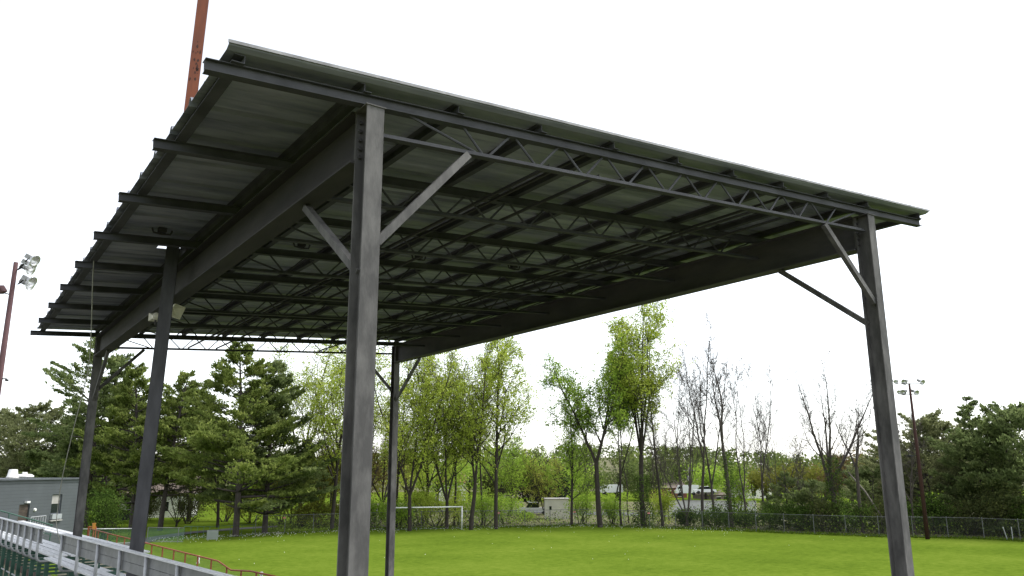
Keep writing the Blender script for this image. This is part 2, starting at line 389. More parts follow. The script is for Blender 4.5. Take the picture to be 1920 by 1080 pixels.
for k in range(NJ):
    y = JY0 + k * JP; j = group_empty('joist', canopy, (0, y, ROOF0))
    child(TC, 'top_chord', j, (0, y, ROOF0)); child(BC, 'bottom_chord', j, (0, y, ROOF0))
    for me in web_me: child(me, 'web_member', j, (0, y, ROOF0))
# purlins on top of the joists, front to rear
PUX = [-1.72, -.03, 1.45, 2.97, 4.5, 6.04, 7.56, 9.08, 10.6, 12.13, 14.35]
PH = .11
for i, ux in enumerate(PUX):
    mb = MB(); wd = .1
    if i == 0: prof = [(-.09, 0), (.07, 0), (.07, .01), (-.08, .01), (-.08, PH - .01), (.04, PH - .01), (.04, PH), (-.09, PH)]
    else: prof = [(-wd, 0), (.012, 0), (.012, PH - .01), (wd, PH - .01), (wd, PH), (0, PH), (0, .01), (-wd, .01)]
    mb.sweep([(-q[0], q[1]) for q in prof][::-1], (ux, JY0 - .13, zr(ux, .003)), (ux, JY0 + 8 * JP + .12, zr(ux, .003)))
    mb.build('purlin', M['joist_steel'], canopy)
# bridging angles along the bottom chords and under the top chords
for ux, off in ((3.2, -.50), (3.95, -.175), (4.25, -.50), (8.5, -.50), (9.2, -.175), (9.5, -.50)):
    mb = MB(); mb.sweep([(0, 0), (.045, 0), (.045, .005), (.005, .005), (.005, .045), (0, .045)], (ux, JY0, zr(ux, off)), (ux, JY0 + 8 * JP, zr(ux, off)))
    mb.build('bridging', M['steel_dark'], canopy)
# knee braces
def knee(p0, p1):
    mb = MB(); p0 = np.array(p0, float); p1 = np.array(p1, float); t = p1 - p0
    side = np.array([0, 1., 0]) if abs(t[0]) > abs(t[1]) else np.array([1., 0, 0])
    mb.sweep([(-.05, -.055), (.05, -.055), (.05, .055), (-.05, .055)], p0, p1, up=np.cross(t, side)); mb.build('knee_brace', M['steel'], canopy)
KB = .09
for cy in (KB, L + CD - KB):
    yj = JY0 if cy < 1 else JY0 + 8 * JP
    knee((CW - .01, cy, ROOF0 - 2.06), (1.66, (cy + yj) / 2, zr(1.66, -.585)))
    knee((W + .01, cy, ROOF0 - 1.46), (10.5, (cy + yj) / 2, zr(10.5, -.585)))
for cx, z0, z1 in ((CW / 2, -2.45, -.93), (W + CW / 2, -1.9, -.25)):
    knee((cx, CD - .03, ROOF0 + z0), (cx, 2.45, ROOF0 + z1)); knee((cx, L + .03, ROOF0 + z0), (cx, L - 2.1, ROOF0 + z1))
# roof deck: lapped ribbed sheets, ribs up and down the slope
DX0, DX1 = -1.87, W + CW + 2.28
DOFF = PH + .008; RH = .085
def deck_profile(y0, y1, first):
    t = .004
    lo = [(y0 - .03, RH), (y0 + .035, RH), (y0 + .085, 0), (y0 + .36, 0), (y0 + .385, .012), (y0 + .41, 0), (y0 + .72, 0), (y0 + .745, .012), (y0 + .77, 0), (y1 - .085, 0), (y1 - .03, RH * .97)]
    if first: lo = [(y0 - .11, .075), (y0 - .095, .04), (y0 - .085, .03), (y0 - .01, 0)] + [(y1 - .085, 0), (y1 - .03, RH * .97)]
    return lo, t
def deck_sheet(name, prof, t, xa, xb):
    mb = MB(); n = len(prof)
    vs_ = [(x, q[0], zr(x, DOFF + q[1] + dz)) for x in (xa, xb) for dz in (0, t) for q in prof]
    fs = []
    for i in range(n - 1):
        fs += [(i, i + 1, 2 * n + i + 1, 2 * n + i), (n + i, 3 * n + i, 3 * n + i + 1, n + i + 1), (i, n + i, n + i + 1, i + 1), (2 * n + i, 2 * n + i + 1, 3 * n + i + 1, 3 * n + i)]
    fs += [(0, 2 * n, 3 * n, n), (n - 1, 2 * n - 1, 4 * n - 1, 3 * n - 1)]
    mb.add(vs_, fs); return mb
PB = 1.139; ribs = [.0, .62] + [.62 + PB * i for i in range(1, 21)]
POLE = np.array([-.31, 9.75])
for i in range(len(ribs) - 1):
    y0, y1 = ribs[i], ribs[i + 1]
    prof, t = deck_profile(y0, y1, i == 0)
    if i and y1 - y0 < .9: prof = [prof[0], prof[1], prof[2], prof[-2], prof[-1]]
    if y0 < POLE[1] < y1:                            # the sheet the pole passes through has a cut-out
        hx0, hx1, hy0, hy1 = POLE[0] - .3, POLE[0] + .2, POLE[1] - .2, POLE[1] + .34
        full = np.array(prof)
        def cut(a, b):
            return [q for q in [(a, float(np.interp(a, full[:, 0], full[:, 1])))] + [tuple(q) for q in full if a < q[0] < b] + [(b, float(np.interp(b, full[:, 0], full[:, 1])))]]
        mb = deck_sheet('', prof, t, DX0, hx0)
        m2 = deck_sheet('', prof, t, hx1, DX1); m3 = deck_sheet('', cut(full[0, 0], hy0), t, hx0, hx1); m4 = deck_sheet('', cut(hy1, full[-1, 0]), t, hx0, hx1)
        for q in (m2, m3, m4): mb.add(q.v, q.f)
    else: mb = deck_sheet('', prof, t, DX0, DX1)
    mb.build('deck_panel', M['deck'], canopy)
mb = MB(); mb.sweep([(-.012, -.02), (.004, -.02), (.004, .02), (-.012, .02)], (DX0 - .01, -.118, zr(DX0, DOFF + .066)), (DX1 + .01, -.118, zr(DX1, DOFF + .066)))
mb.build('eave_trim', M['trim'], canopy)
# small dark lamp fittings fixed under the deck
def fitting(x, y):
    mb = MB(); z = zr(x, DOFF)
    mb.box((x, y, z - .05), (.16, .14, .09)); mb.tube([(x - .2, y, z - .03), (x - .17, y, z - .12), (x, y, z - .14), (x + .17, y, z - .12), (x + .2, y, z - .03)], .02, 6)
    mb.build('lamp_fitting', M['steel_dark'], canopy)
for x, y in ((-.85, 8.3), (2.2, 8.3), (5.3, 8.3), (8.3, 8.3)): fitting(x, y)

# ------------------------------------------------------------------ tall pole that passes through the roof
pb = np.array([POLE[0] - .20, POLE[1] + .02, float(ground_z(*POLE)) - .2]); pm = np.array([POLE[0], POLE[1], zr(POLE[0], DOFF)])
dr = (pm - pb) / np.linalg.norm(pm - pb); ptop = pm + dr * 7.5
tp = empty('light_pole', pb, 'tall steel pole, orange above the canopy roof and grey below it', 'pole')
mb = MB(); mb.sweep(h_prof(.27, .28, .02, .016), pb, pm, up=(.25, 1, 0)); mb.build('lower_shaft', M['polegrey'], tp)
mb = MB(); mb.sweep(h_prof(.25, .26, .02, .016), pm + dr * .004, ptop, up=(.25, 1, 0)); us = mb.build('upper_shaft', M['orange'], tp)
mb = MB(); rg = np.random.default_rng(3)
fy = np.array([.24, 1, 0]); fy /= np.linalg.norm(fy); fx = np.array([1, -.24, 0]) / np.linalg.norm([1, -.24, 0])
for _ in range(46):
    h = rg.choice([1.5, 2.6, 3.2, 4.3, 5.0]) + rg.normal(0, .22); a = rg.uniform(-.09, .09); r = rg.uniform(.012, .045)
    c = pm + dr * h - fy * .1322 + fx * a; n = 7
    pts = [c + fx * r * math.cos(2 * math.pi * i / n) * rg.uniform(.6, 1.2) * .8 + dr * r * math.sin(2 * math.pi * i / n) * rg.uniform(.8, 1.9) for i in range(n)]
    mb.add(pts, [tuple(range(n))])
rp_ = mb.build('rust_patch', M['rust_spot'], us); rp_['kind'] = 'stuff'
mb = MB(); mb.box(pm + dr * .95 + fx * 0, (.27, .3, .1), axes=(fx, fy, dr)); mb.build('clamp_band', M['rust_spot'], tp)
mb = MB(); c = pm + dr * .95 - fx * .24; mb.box(c, (.2, .12, .12), axes=(fx, fy, dr)); mb.box(c - fx * .06 + dr * .07, (.08, .16, .03), axes=(fx, fy, dr)); mb.build('bracket', M['steel_dark'], tp)
# floodlight cross arms out of the picture above are not shown by the photograph

# loudspeakers on the pole
def horn(loc, d, label, s=1.):
    d = np.array(d, float); d /= np.linalg.norm(d); side = np.cross(d, (0, 0, 1.)); side /= np.linalg.norm(side); u2 = np.cross(side, d)
    e = empty('loudspeaker', loc, label, 'loudspeaker'); loc = np.array(loc, float)
    mb = MB(); mb.lathe(loc, d, [(.0, -.16), (.085, -.16), (.09, -.15), (.09, -.02), (.06, .02), (.05, .05)], 16); mb.build('driver', M['plastic'], e, True)
    mb = MB(); ws = [(.05, .05, .04), (.09, .065, .10), (.15, .1, .17), (.23, .155, .25), (.245, .165, .265)]
    rings = [[loc + d * h * s + side * a * sx * s + u2 * b * sy * s for sx, sy in ((-1, -1), (1, -1), (1, 1), (-1, 1))] for a, b, h in ws]
    inner = [[loc + d * (h + .004) * s + side * (a - .012) * sx * s + u2 * (b - .012) * sy * s for sx, sy in ((-1, -1), (1, -1), (1, 1), (-1, 1))] for a, b, h in ws]
    vs_ = [q for r in rings for q in r] + [q for r in inner for q in r]; n = len(ws) * 4; fs = []
    for i in range(len(ws) - 1):
        for j in range(4):
            a, b = i * 4 + j, i * 4 + (j + 1) % 4; fs += [(a, b, b + 4, a + 4), (n + a, n + a + 4, n + b + 4, n + b)]
    last = (len(ws) - 1) * 4
    for j in range(4): fs.append((last + j, last + (j + 1) % 4, n + last + (j + 1) % 4, n + last + j))
    mb.add(vs_, fs); mb.build('bell', M['plastic'], e)
    mb = MB(); mb.lathe(loc + d * .1, d, [(.0, .05), (.03, .045), (.036, 0), (.03, -.04)], 10); mb.build('throat_plug', M['plastic'], e, True)
    mb = MB(); mb.box(loc - u2 * .13 - d * .05, (.05, .05, .12), axes=(side, d, u2)); mb.box(loc - u2 * .19 - d * .05, (.04, .16, .02), axes=(side, d, u2)); mb.build('bracket', M['steel_dark'], e)
    return e
pk = U(316, 577, 19.4); horn(pk, (.66, -.62, -.4), 'beige square horn loudspeaker on the right side of the grey pole')
pk2 = U(292, 594, 19.75); horn(pk2, (.1, 1., .05), 'pale loudspeaker half hidden behind the grey pole', .62)

# ------------------------------------------------------------------ hanging rope
pts = [U(178, 462, 18.6), U(174, 520, 18.9), U(171, 620, 19.6), U(166, 690, 20.1), U(153, 745, 20.6), U(139, 800, 21.1), U(127, 850, 21.6), U(116, 900, 22.2), U(108, 955, 22.8), U(106, 985, 23), U(113, 1018, 23.2), U(120, 1042, 23.3)]
fine = []
P_ = np.array(pts)
for i in range(len(P_) - 1):
    p0, p1, p2, p3 = P_[max(i - 1, 0)], P_[i], P_[i + 1], P_[min(i + 2, len(P_) - 1)]
    for t in np.linspace(0, 1, 6, endpoint=False):
        fine.append(.5 * ((2 * p1) + (-p0 + p2) * t + (2 * p0 - 5 * p1 + 4 * p2 - p3) * t * t + (-p0 + 3 * p1 - 3 * p2 + p3) * t ** 3))
fine.append(P_[-1])
mb = MB(); mb.tube(fine, .011, 6); o = mb.build('rope', M['rope'], None, True, origin=fine[-1]); tag(o, 'thin pale rope hanging from the canopy edge down to the bleachers', 'rope')

# ------------------------------------------------------------------ bleachers
BD = np.array([-.085, 1., 0]); BD /= np.linalg.norm(BD); BN = np.array([BD[1], -BD[0], 0])   # along the rows / towards the field
BO = np.array([-.98, 9.75, 0])                                                              # the rear guard rail line passes here
def bp(s, o, z): return BO + BD * s + BN * o + np.array([0, 0, z])
PLZ = 4.08; GR = .73
def bleacher(s0, s1, label, plank_rows, first_post, step=1.75, pe=0.):
    e = empty('bleacher', bp((s0 + s1) / 2, .8, PLZ - 1.2), label, 'bleacher', 'aluminium bleachers under the canopy')
    for o0, wd, z in plank_rows:
        mb = MB(); mb.sweep([(-wd / 2, -.045), (wd / 2, -.045), (wd / 2, -.006), (wd / 2 - .012, 0), (wd / 4, 0), (wd / 4 - .012, -.005), (.012, -.005), (0, 0), (-.012, -.005), (-wd / 4 + .012, -.005), (-wd / 4, 0), (-wd / 2 + .012, 0), (-wd / 2, -.006)], bp(s0, o0, z), bp(s1 + pe, o0, z))
        mb.build('plank', M['alu'], e)
    s = first_post; posts = []
    while s < s1 - .05:
        posts.append(s); s += step
    for s in posts:                                  # J-shaped guard posts
        path = [bp(s, 0, PLZ + GR), bp(s, 0, PLZ + .25), bp(s, 0, PLZ - .02), bp(s, .03, PLZ - .1), bp(s, .1, PLZ - .15), bp(s, .34, PLZ - .15)]
        mb = MB(); mb.tube(path, [.036, .036, .036, .036, .034, .032], 8); mb.build('guard_post', M['alu_post'], e, True)
        fr = MB()                                    # green frame below
        gzr = float(ground_z(*bp(s, .25, 0)[:2])); fr.bar(bp(s + .1, .3, gzr - .1), bp(s + .1, .3, PLZ - .17), .06, .11, up=tuple(BN))
        gz2 = float(ground_z(*bp(s, 2.6, 0)[:2])); fr.bar(bp(s + .1, 2.6, gz2 - .1), bp(s + .1, 2.6, PLZ - .62), .06, .08, up=tuple(BN)) if len(posts) and posts.index(s) % 2 == 0 else None
        fr.bar(bp(s + .1, .1, PLZ - .11), bp(s + .1, .95, PLZ - .11), .06, .09); fr.bar(bp(s + .1, .35, PLZ - .6), bp(s + .1, 2.6, PLZ - .6), .05, .06)
        fr.build('frame', M['green_steel'], e)
    for o_, zc in ((.06, PLZ + GR - .12), (.06, PLZ + GR - .31)):   # guard boards on the field side of the posts
        mb = MB(); mb.sweep([(-.012, -.09), (.025, -.09), (.025, -.078), (0, -.078), (0, .078), (.025, .078), (.025, .09), (-.012, .09)], bp(s0 - .04, o_, zc), bp(s1, o_, zc)); mb.build('guard_board', M['alu_rail'], e)
    mb = MB(); mb.sweep([(-.07, -.012), (.06, -.012), (.06, .012), (-.07, .012)], bp(s0 - .06, .03, PLZ + GR), bp(s1, .03, PLZ + GR)); mb.build('top_rail', M['alu'], e)
    mb = MB(); sB = s0 + .3
    mb.bar(bp(sB, .42, PLZ - .75), bp(s1, .42, PLZ - .75), .04, .2); mb.build('toe_board', M['wood'], e)
    mb = MB(); mb.rod(bp(s0 + .1, .3, PLZ - .95), bp(s1, .3, PLZ - .95), .025); mb.build('brace_rod', M['galv'], e)
    return e
bleacher(-6.6, 4.5, 'nearer aluminium bleacher whose guard rail runs out of the bottom edge', [(.19, .2, PLZ), (.43, .2, PLZ), (.98, .24, PLZ - .28), (1.25, .24, PLZ - .28), (1.62, .24, PLZ - .1), (1.98, .24, PLZ - .55)], -6.05, 1.745, 2.3)
bleacher(7.15, 27.5, 'farther aluminium bleacher at the left edge with white planks', [(.42, .2, PLZ), (.64, .2, PLZ), (.95, .24, PLZ - .02), (1.22, .24, PLZ - .02), (2.5, .24, PLZ - .04), (2.8, .24, PLZ - .04)], 7.3, 1.02)
# the slab and boards below the seats
mb = MB()
for s, o0 in ((9.5, -.35), (12.2, -.6)):
    mb.bar(bp(s, o0, float(ground_z(*bp(s, o0, 0)[:2])) + .09), bp(s + 7.5, o0 - .1, float(ground_z(*bp(s + 7.5, o0, 0)[:2])) + .09), .08, .22)
    o = mb.build('kerb_board', M['wood'], None, origin=bp(s, o0, 2.6)); mb = MB()
    tag(o, 'rough brown board on edge %s' % ('nearest the frame corner behind the left bleacher' if s < 10 else 'behind the green legs of the left bleacher'), 'board')
mb = MB(); mb.box(bp(2, 1.6, 0) + np.array([0, 0, 1.9]), (.1, .1, .1))
# green hand rail beyond the left bleacher
e = empty('hand_rail', U(60, 990, 40), 'thin green handrail sloping down in front of the grey building', 'railing')
a, b = U(-30, 949, 36), U(99, 985, 39); c = U(118, 991, 40)
mb = MB(); mb.rod(a, b, .03); mb.build('rail', M['green_steel'], e)
for t in (.02, .35, .68, .98):
    q = a + (b - a) * t; mb = MB(); mb.rod(q, (q[0], q[1], q[2] - .95), .025); mb.build('post', M['green_steel'], e)
mb = MB(); mb.rod(a - (0, 0, .45), b - (0, 0, .45), .02); mb.build('mid_rail', M['green_steel'], e)

# ------------------------------------------------------------------ grey block building
CA = U(150, 985, 52); CA = np.array([CA[0], CA[1], 0.]); FD = np.array([-.655, -.755, 0]); FN = np.array([.755, -.655, 0])
bz = float(ground_z(CA[0], CA[1])) - .6; BT = EYE[2] - .42
bld = empty('block_building', CA + FD * 6 + np.array([0, 0, bz]), 'low grey painted block building with flat roof at the left edge', 'building')
def fp(s, z, out=0.): return CA + FD * s + FN * out + np.array([0, 0, z])
opens = [(2.15, 3.1, BT - 2.45, BT - .9, 'window'), (5.05, 5.95, BT - 3.6, BT - 1.4, 'door'), (8.3, 9.25, BT - 2.45, BT - .9, 'window')]
LEN = 15.0; DEP = 9.0
mb = MB()
xs = [0] + [v for o_ in opens for v in o_[:2]] + [LEN]
for i in range(len(xs) - 1):
    a, b = xs[i], xs[i + 1]
    if i % 2 == 0: mb.box((fp((a + b) / 2, (bz + BT) / 2, -.1)), (b - a, .2, BT - bz), axes=(FD, FN, (0, 0, 1)))
    else:
        o_ = opens[i // 2]
        mb.box(fp((a + b) / 2, (bz + o_[2]) / 2, -.1), (b - a, .2, o_[2] - bz), axes=(FD, FN, (0, 0, 1))); mb.box(fp((a + b) / 2, (o_[3] + BT) / 2, -.1), (b - a, .2, BT - o_[3]), axes=(FD, FN, (0, 0, 1)))
mb.box(fp(.1, (bz + BT) / 2, -.2 - DEP / 2), (.2, DEP, BT - bz), axes=(FD, FN, (0, 0, 1))); mb.box(fp(LEN - .1, (bz + BT) / 2, -.2 - DEP / 2), (.2, DEP, BT - bz), axes=(FD, FN, (0, 0, 1))); mb.box(fp(LEN / 2, (bz + BT) / 2, -.3 - DEP), (LEN, .2, BT - bz), axes=(FD, FN, (0, 0, 1)))
wall = mb.build('wall', M['block'], bld)
mb = MB()                                            # mortar joints, darker lines proud by a hair
zz = bz + .2
while zz < BT - .1:
    for i in range(len(xs) - 1):
        a, b = xs[i], xs[i + 1]
        if i % 2 == 1 and opens[i // 2][2] - .02 < zz < opens[i // 2][3] + .02: continue
        mb.box(fp((a + b) / 2, zz, .0015), (b - a, .003, .012), axes=(FD, FN, (0, 0, 1)))
    zz += .2
j_ = mb.build('mortar_joint', M['joint'], wall); j_['kind'] = 'stuff'
mb = MB(); mb.box(fp(LEN / 2, BT + .05, -DEP / 2 - .1), (LEN + .1, DEP + .5, .1), axes=(FD, FN, (0, 0, 1))); rf = mb.build('roof', M['coping'], bld)
mb = MB(); mb.box(fp(LEN / 2, BT - .1, .02), (LEN + .06, .03, .18), axes=(FD, FN, (0, 0, 1))); mb.build('coping', M['block'], bld)
for a, b, z0, z1, k in opens:
    if k == 'window':
        mb = MB(); mb.box(fp((a + b) / 2, (z0 + z1) / 2, -.14), (b - a, .02, z1 - z0), axes=(FD, FN, (0, 0, 1))); wn = mb.build('window', M['glass'], bld)
        mb = MB()
        for q in (a + .03, b - .03): mb.box(fp(q, (z0 + z1) / 2, -.11), (.06, .05, z1 - z0), axes=(FD, FN, (0, 0, 1)))
        for q in (z0 + .03, z0 + .38, z1 - .03): mb.box(fp((a + b) / 2, q, -.11), (b - a - .13, .05, .06), axes=(FD, FN, (0, 0, 1)))
        mb.build('frame', M['coping'], wn)
        mb = MB(); mb.box(fp((a + b) / 2, z0 - .03, .05), (b - a + .16, .18, .07), axes=(FD, FN, (0, 0, 1))); mb.build('sill', M['concrete'], wn)
        if a < 4:
            mb = MB(); mb.box(fp((a + b) / 2, z0 + .2, .02), (b - a - .04, .25, .3), axes=(FD, FN, (0, 0, 1))); mb.build('window_unit', M['board'], wn)
            mb = MB(); mb.box(fp((a + b) / 2, z1 - .3, -.123), (b - a - .14, .01, .55), axes=(FD, FN, (0, 0, 1))); mb.build('blind', M['concrete'], wn)
    else:
        mb = MB(); mb.box(fp((a + b) / 2, (z0 + z1) / 2, -.13), (b - a, .05, z1 - z0), axes=(FD, FN, (0, 0, 1))); dn = mb.build('door', M['door'], bld)
        mb = MB(); mb.box(fp(a + .1, z0 + 1.0, -.09), (.03, .06, .12), axes=(FD, FN, (0, 0, 1))); mb.build('handle', M['galv'], dn)
        mb = MB(); mb.box(fp((a + b) / 2 - .1, z1 + .13, .08), (.3, .16, .1), axes=(FD, FN, (0, 0, 1))); mb.build('wall_lamp', M['white'], bld)
mb = MB(); mb.lathe(fp(4.6, BT - 1.75, 0), FN, [(0, .1), (.08, .09), (.1, .02), (.1, 0)], 12); mb.build('alarm_bell', M['white'], bld)
def roof_vent(s, out, label, kind):
    z = BT + .1; c = fp(s, z, out)
    e = empty('roof_vent', c, label, 'vent')
    if kind == 0:
        mb = MB(); mb.lathe(c, (0, 0, 1), [(.33, 0), (.33, .12), (.3, .14), (.24, .5), (.22, .53), (0, .54)], 14); mb.build('hood', M['white'], e, True)
        mb = MB(); mb.lathe(c, (0, 0, 1), [(.37, 0), (.37, .06), (.3, .06)], 14); mb.build('curb', M['concrete'], e)
    else:
        mb = MB(); mb.lathe(c, (0, 0, 1), [(.4, .05), (.52, .06), (.52, .14), (.38, .24), (0, .27)], 16); mb.build('hood', M['white'], e, True)
        mb = MB()
        for q in (-.15, .02, .16): mb.lathe(c + FD * q + np.array([0, 0, .26]), (0, 0, 1), [(.05, -.03), (.05, .1), (0, .12)], 8)
        mb.build('knob', M['white'], e)
    return e
roof_vent(4.75, -1.6, 'white tapered roof vent on the grey building', 0); roof_vent(3.7, -1.6, 'low round white roof vent on the grey building', 1)
c = fp(9.0, BT + .1, -2.6); e = empty('rooftop_unit', c, 'white stepped rooftop air unit at the left edge', 'air unit')
mb = MB(); mb.box(c + FD * .9 + np.array([0, 0, .75]), (1.6, 1.6, 1.5), axes=(FD, FN, (0, 0, 1))); mb.build('cabinet', M['white'], e)
mb = MB(); mb.box(c - FD * .3 + np.array([0, 0, .35]), (.78, 1.2, .68), axes=(FD, FN, (0, 0, 1))); mb.build('side_box', M['white'], e)
mb = MB(); mb.box(c + FD * 1.0 + np.array([0, 0, 1.7]), (.9, .9, .38), axes=(FD, FN, (0, 0, 1))); mb.build('cap', M['white'], e)
# silver stair railing by the door
e = empty('stair_railing', fp(3.6, bz, 2.2), 'short silver stair railing in front of the building door', 'railing')
ra, rb = U(58, 970, 44), U(86, 967, 45)
mb = MB(); mb.rod(ra, rb, .028); mb.rod(ra - (0, 0, .8), rb - (0, 0, .8), .024); mb.build('rail', M['galv'], e)
for t in np.linspace(0, 1, 7):
    q = ra + (rb - ra) * t; mb = MB(); mb.rod(q, q - (0, 0, 1.0), .022 if 0 < t < 1 else .03); mb.build('baluster', M['galv'], e)

# ------------------------------------------------------------------ railings and small fences at the left
def pipe_rail(name, pts, label, m, post_h, step, rail_r=.035, mesh=None, mid=True):
    pts = [np.array(p, float) for p in pts]; e = empty(name, pts[0] - (0, 0, post_h), label, 'railing')
    mb = MB(); mb.tube(pts, rail_r, 8); mb.build('top_rail', m, e, True)
    if mid: mb = MB(); mb.tube([p - (0, 0, post_h * .92) for p in pts], rail_r * .8, 6); mb.build('bottom_rail', m, e, True)
    pm_ = MB(); pm_.box((0, 0, -post_h / 2), (rail_r * 1.7, rail_r * 1.7, post_h)); me = pm_.mesh('post'); me.materials.append(m)
    seg = [np.linalg.norm(pts[i + 1] - pts[i]) for i in range(len(pts) - 1)]; tot = sum(seg); s = 0
    while s <= tot + .01:
        q = s; i = 0
        while i < len(seg) - 1 and q > seg[i]: q -= seg[i]; i += 1
        p = pts[i] + (pts[i + 1] - pts[i]) * min(q / seg[i], 1); child(me, 'post', e, p); s += step
    if mesh:
        mb = MB(); n = len(pts)
        mb.add([p - (0, 0, .05) for p in pts] + [p - (0, 0, post_h) for p in pts], [(i, i + 1, n + i + 1, n + i) for i in range(n - 1)]); mb.build('mesh_panel', M[mesh], e)
    return e
def screen_material():
    m = bpy.data.materials.new('green_mesh_screen'); m.use_nodes = True; n = m.node_tree; b = n.nodes['Principled BSDF']
    b.inputs['Base Color'].default_value = (.07, .17, .12, 1); b.inputs['Roughness'].default_value = .8; b.inputs['Alpha'].default_value = .22; return m
M['screen'] = screen_material()
o1 = [U(168, 991, 54), U(217, 1004, 50), U(250, 1012, 46.5), U(320, 1030, 41), U(409, 1052, 35.2), U(433, 1069, 34), U(470, 1071, 31.8), U(540, 1086, 28.5)]
pipe_rail('boundary_railing', o1, 'long orange red pipe railing with green mesh along the field edge', M['orange_rail'], 1.05, 2.0, .035, 'screen')
pipe_rail('low_fence', [U(346, 987, 70), U(400, 987, 77), U(478, 983, 82)], 'low thin dark fence along the path under the pines', M['green_steel'], 1.1, 1.6, .018, None)
e = empty('gate_post', U(168, 1020, 54.4), 'pair of red posts at the far end of the orange railing', 'post')
for px in (166, 180):
    q = U(px, 988, 54.5); mb = MB(); mb.rod(q, q - (0, 0, 1.2), .05); mb.build('post', M['orange_rail'], e)
mb = MB(); mb.rod(U(166, 988, 54.5), U(180, 988, 54.5), .04); mb.build('cross_bar', M['orange_rail'], e)
q = U(176, 987, 53.9); e = empty('marker_box', q - (0, 0, .6), 'small yellow orange box on a post by the railing end', 'box')
mb = MB(); mb.box(q + (0, 0, .0), (.2, .18, .36)); mb.box(q + (0, 0, .2), (.23, .21, .04)); mb.build('box', M['yellow'], e)
mb = MB(); mb.rod(q - (0, 0, .2), q - (0, 0, 1.3), .04); mb.build('stand', M['orange_rail'], e)
pipe_rail('silver_fence', [U(80, 991, 56), U(165, 992, 57), U(252, 991, 58.5)], 'low silver pipe fence with green screen in front of the bush', M['galv'], 1.1, 3.0, .035, 'screen')
pipe_rail('silver_fence', [U(278, 989, 60), U(345, 990, 62)], 'short thin fence with green mesh just right of the grey pole', M['fence_steel'], 1.1, 2.4, .025, 'screen')
q = U(398, 1003, 74); e = empty('board_sign', (q[0], q[1], 0), 'blank pale board leaning by the field edge under the pines', 'board')
mb = MB(); t = RT * .59; mb.sweep([(-.55, -.42), (.5, -.42), (.57, .42), (-.47, .42)], q - FW * .02, q + FW * .02); mb.build('panel', M['board'], e)
mb = MB(); mb.rod(q + RT * .4 + FW * .1 - (0, 0, .55), q + RT * .4 + FW * .05 + (0, 0, .2), .03); mb.rod(q - RT * .4 + FW * .1 - (0, 0, .55), q - RT * .4 + FW * .05 + (0, 0, .2), .03); mb.build('leg', M['galv'], e)
# white cloth ties on the railing
for k, (px, py, dd) in enumerate(((372, 1044, 37.6), (490, 1075, 30.9))):
    q = U(px, py, dd); mb = MB(); rg = np.random.default_rng(k)
    for _ in range(3):
        mb.tube([q + (0, 0, .02), q + np.array([rg.uniform(-.08, .08), rg.uniform(-.05, .05), -.12]), q + np.array([rg.uniform(-.1, .1), rg.uniform(-.05, .05), -.3])], [.035, .04, .015], 5)
    mb.lathe(q, (1, .2, 0), [(.0, -.06), (.06, -.05), (.06, .05), (0, .06)], 8)
    tag(mb.build('cloth_tie', M['white'], None, origin=q), 'white cloth tied to the orange railing, %s one' % ('upper' if k == 0 else 'lower'), 'cloth')

# ------------------------------------------------------------------ chain link fence behind the field
fz = .0
fe = empty('chain_link_fence', (FENCE[4][0], FENCE[4][1], 0), 'long chain link fence along the far side of the field', 'fence')
FH = 1.85
def fence_pts(step):
    P = np.array(FENCE); sg = np.linalg.norm(np.diff(P, axis=0), axis=1); cs = np.concatenate([[0], np.cumsum(sg)]); s = np.arange(0, cs[-1], step)
    return np.stack([np.interp(s, cs, P[:, 0]), np.interp(s, cs, P[:, 1])], 1)
pm_ = MB(); pm_.lathe((0, 0, 0), (0, 0, 1), [(.035, -.2), (.035, FH + .02), (.045, FH + .03), (.04, FH + .08), (0, FH + .1)], 8); PME = pm_.mesh('post'); PME.materials.append(M['fence_steel'])
fpts = fence_pts(3.0)
for i, q in enumerate(fpts): child(PME, 'post', fe, (q[0], q[1], float(ground_z(*q))))
rail = [(q[0], q[1], float(ground_z(*q)) + FH) for q in fence_pts(1.0)]
mb = MB(); mb.tube(rail, .022, 6); mb.build('top_rail', M['fence_steel'], fe, True)
mb = MB(); mb.tube([(q[0], q[1], q[2] - FH + .1) for q in rail], .018, 5); mb.build('bottom_rail', M['fence_steel'], fe, True)
fp1 = fence_pts(.11); n_ = len(fp1); mv = []; mf = []
g1 = ground_z(fp1[:, 0], fp1[:, 1]); k_ = 17
for sgn in (0, 1):
    a = np.arange(n_ - k_); b = a + k_
    if sgn: a, b = b, a
    p0 = np.stack([fp1[a, 0], fp1[a, 1], g1[a] + .06], 1); p1 = np.stack([fp1[b, 0], fp1[b, 1], g1[b] + FH - .02], 1)
    t = p1 - p0; sd_ = np.stack([-t[:, 2], np.zeros(len(t)), t[:, 0]], 1); hz = np.stack([t[:, 0], t[:, 1], np.zeros(len(t))], 1); hz /= np.linalg.norm(hz, axis=1)[:, None]
    off = (hz + np.array([0, 0, -1 if not sgn else 1])) * .0028
    base = sum(len(x) for x in mv); mv.append(np.stack([p0 - off, p0 + off, p1 + off, p1 - off], 1).reshape(-1, 3)); mf.append(base + np.arange(len(p0) * 4).reshape(-1, 4))
o = soup('wire_mesh', np.concatenate(mv), np.concatenate(mf), M['wire'], fe, fe.location); o['kind'] = 'stuff'
tg = MB(); tg.box((0, 0, 0), (.28, .02, .15), rz=-.5); TG = tg.mesh('tag'); TG.materials.append(M['pink_tag'])
for s in (1, 7, 9, 12, 15): child(TG, 'tag', fe, (fpts[s][0] - .15, fpts[s][1] - .1, 1.6))

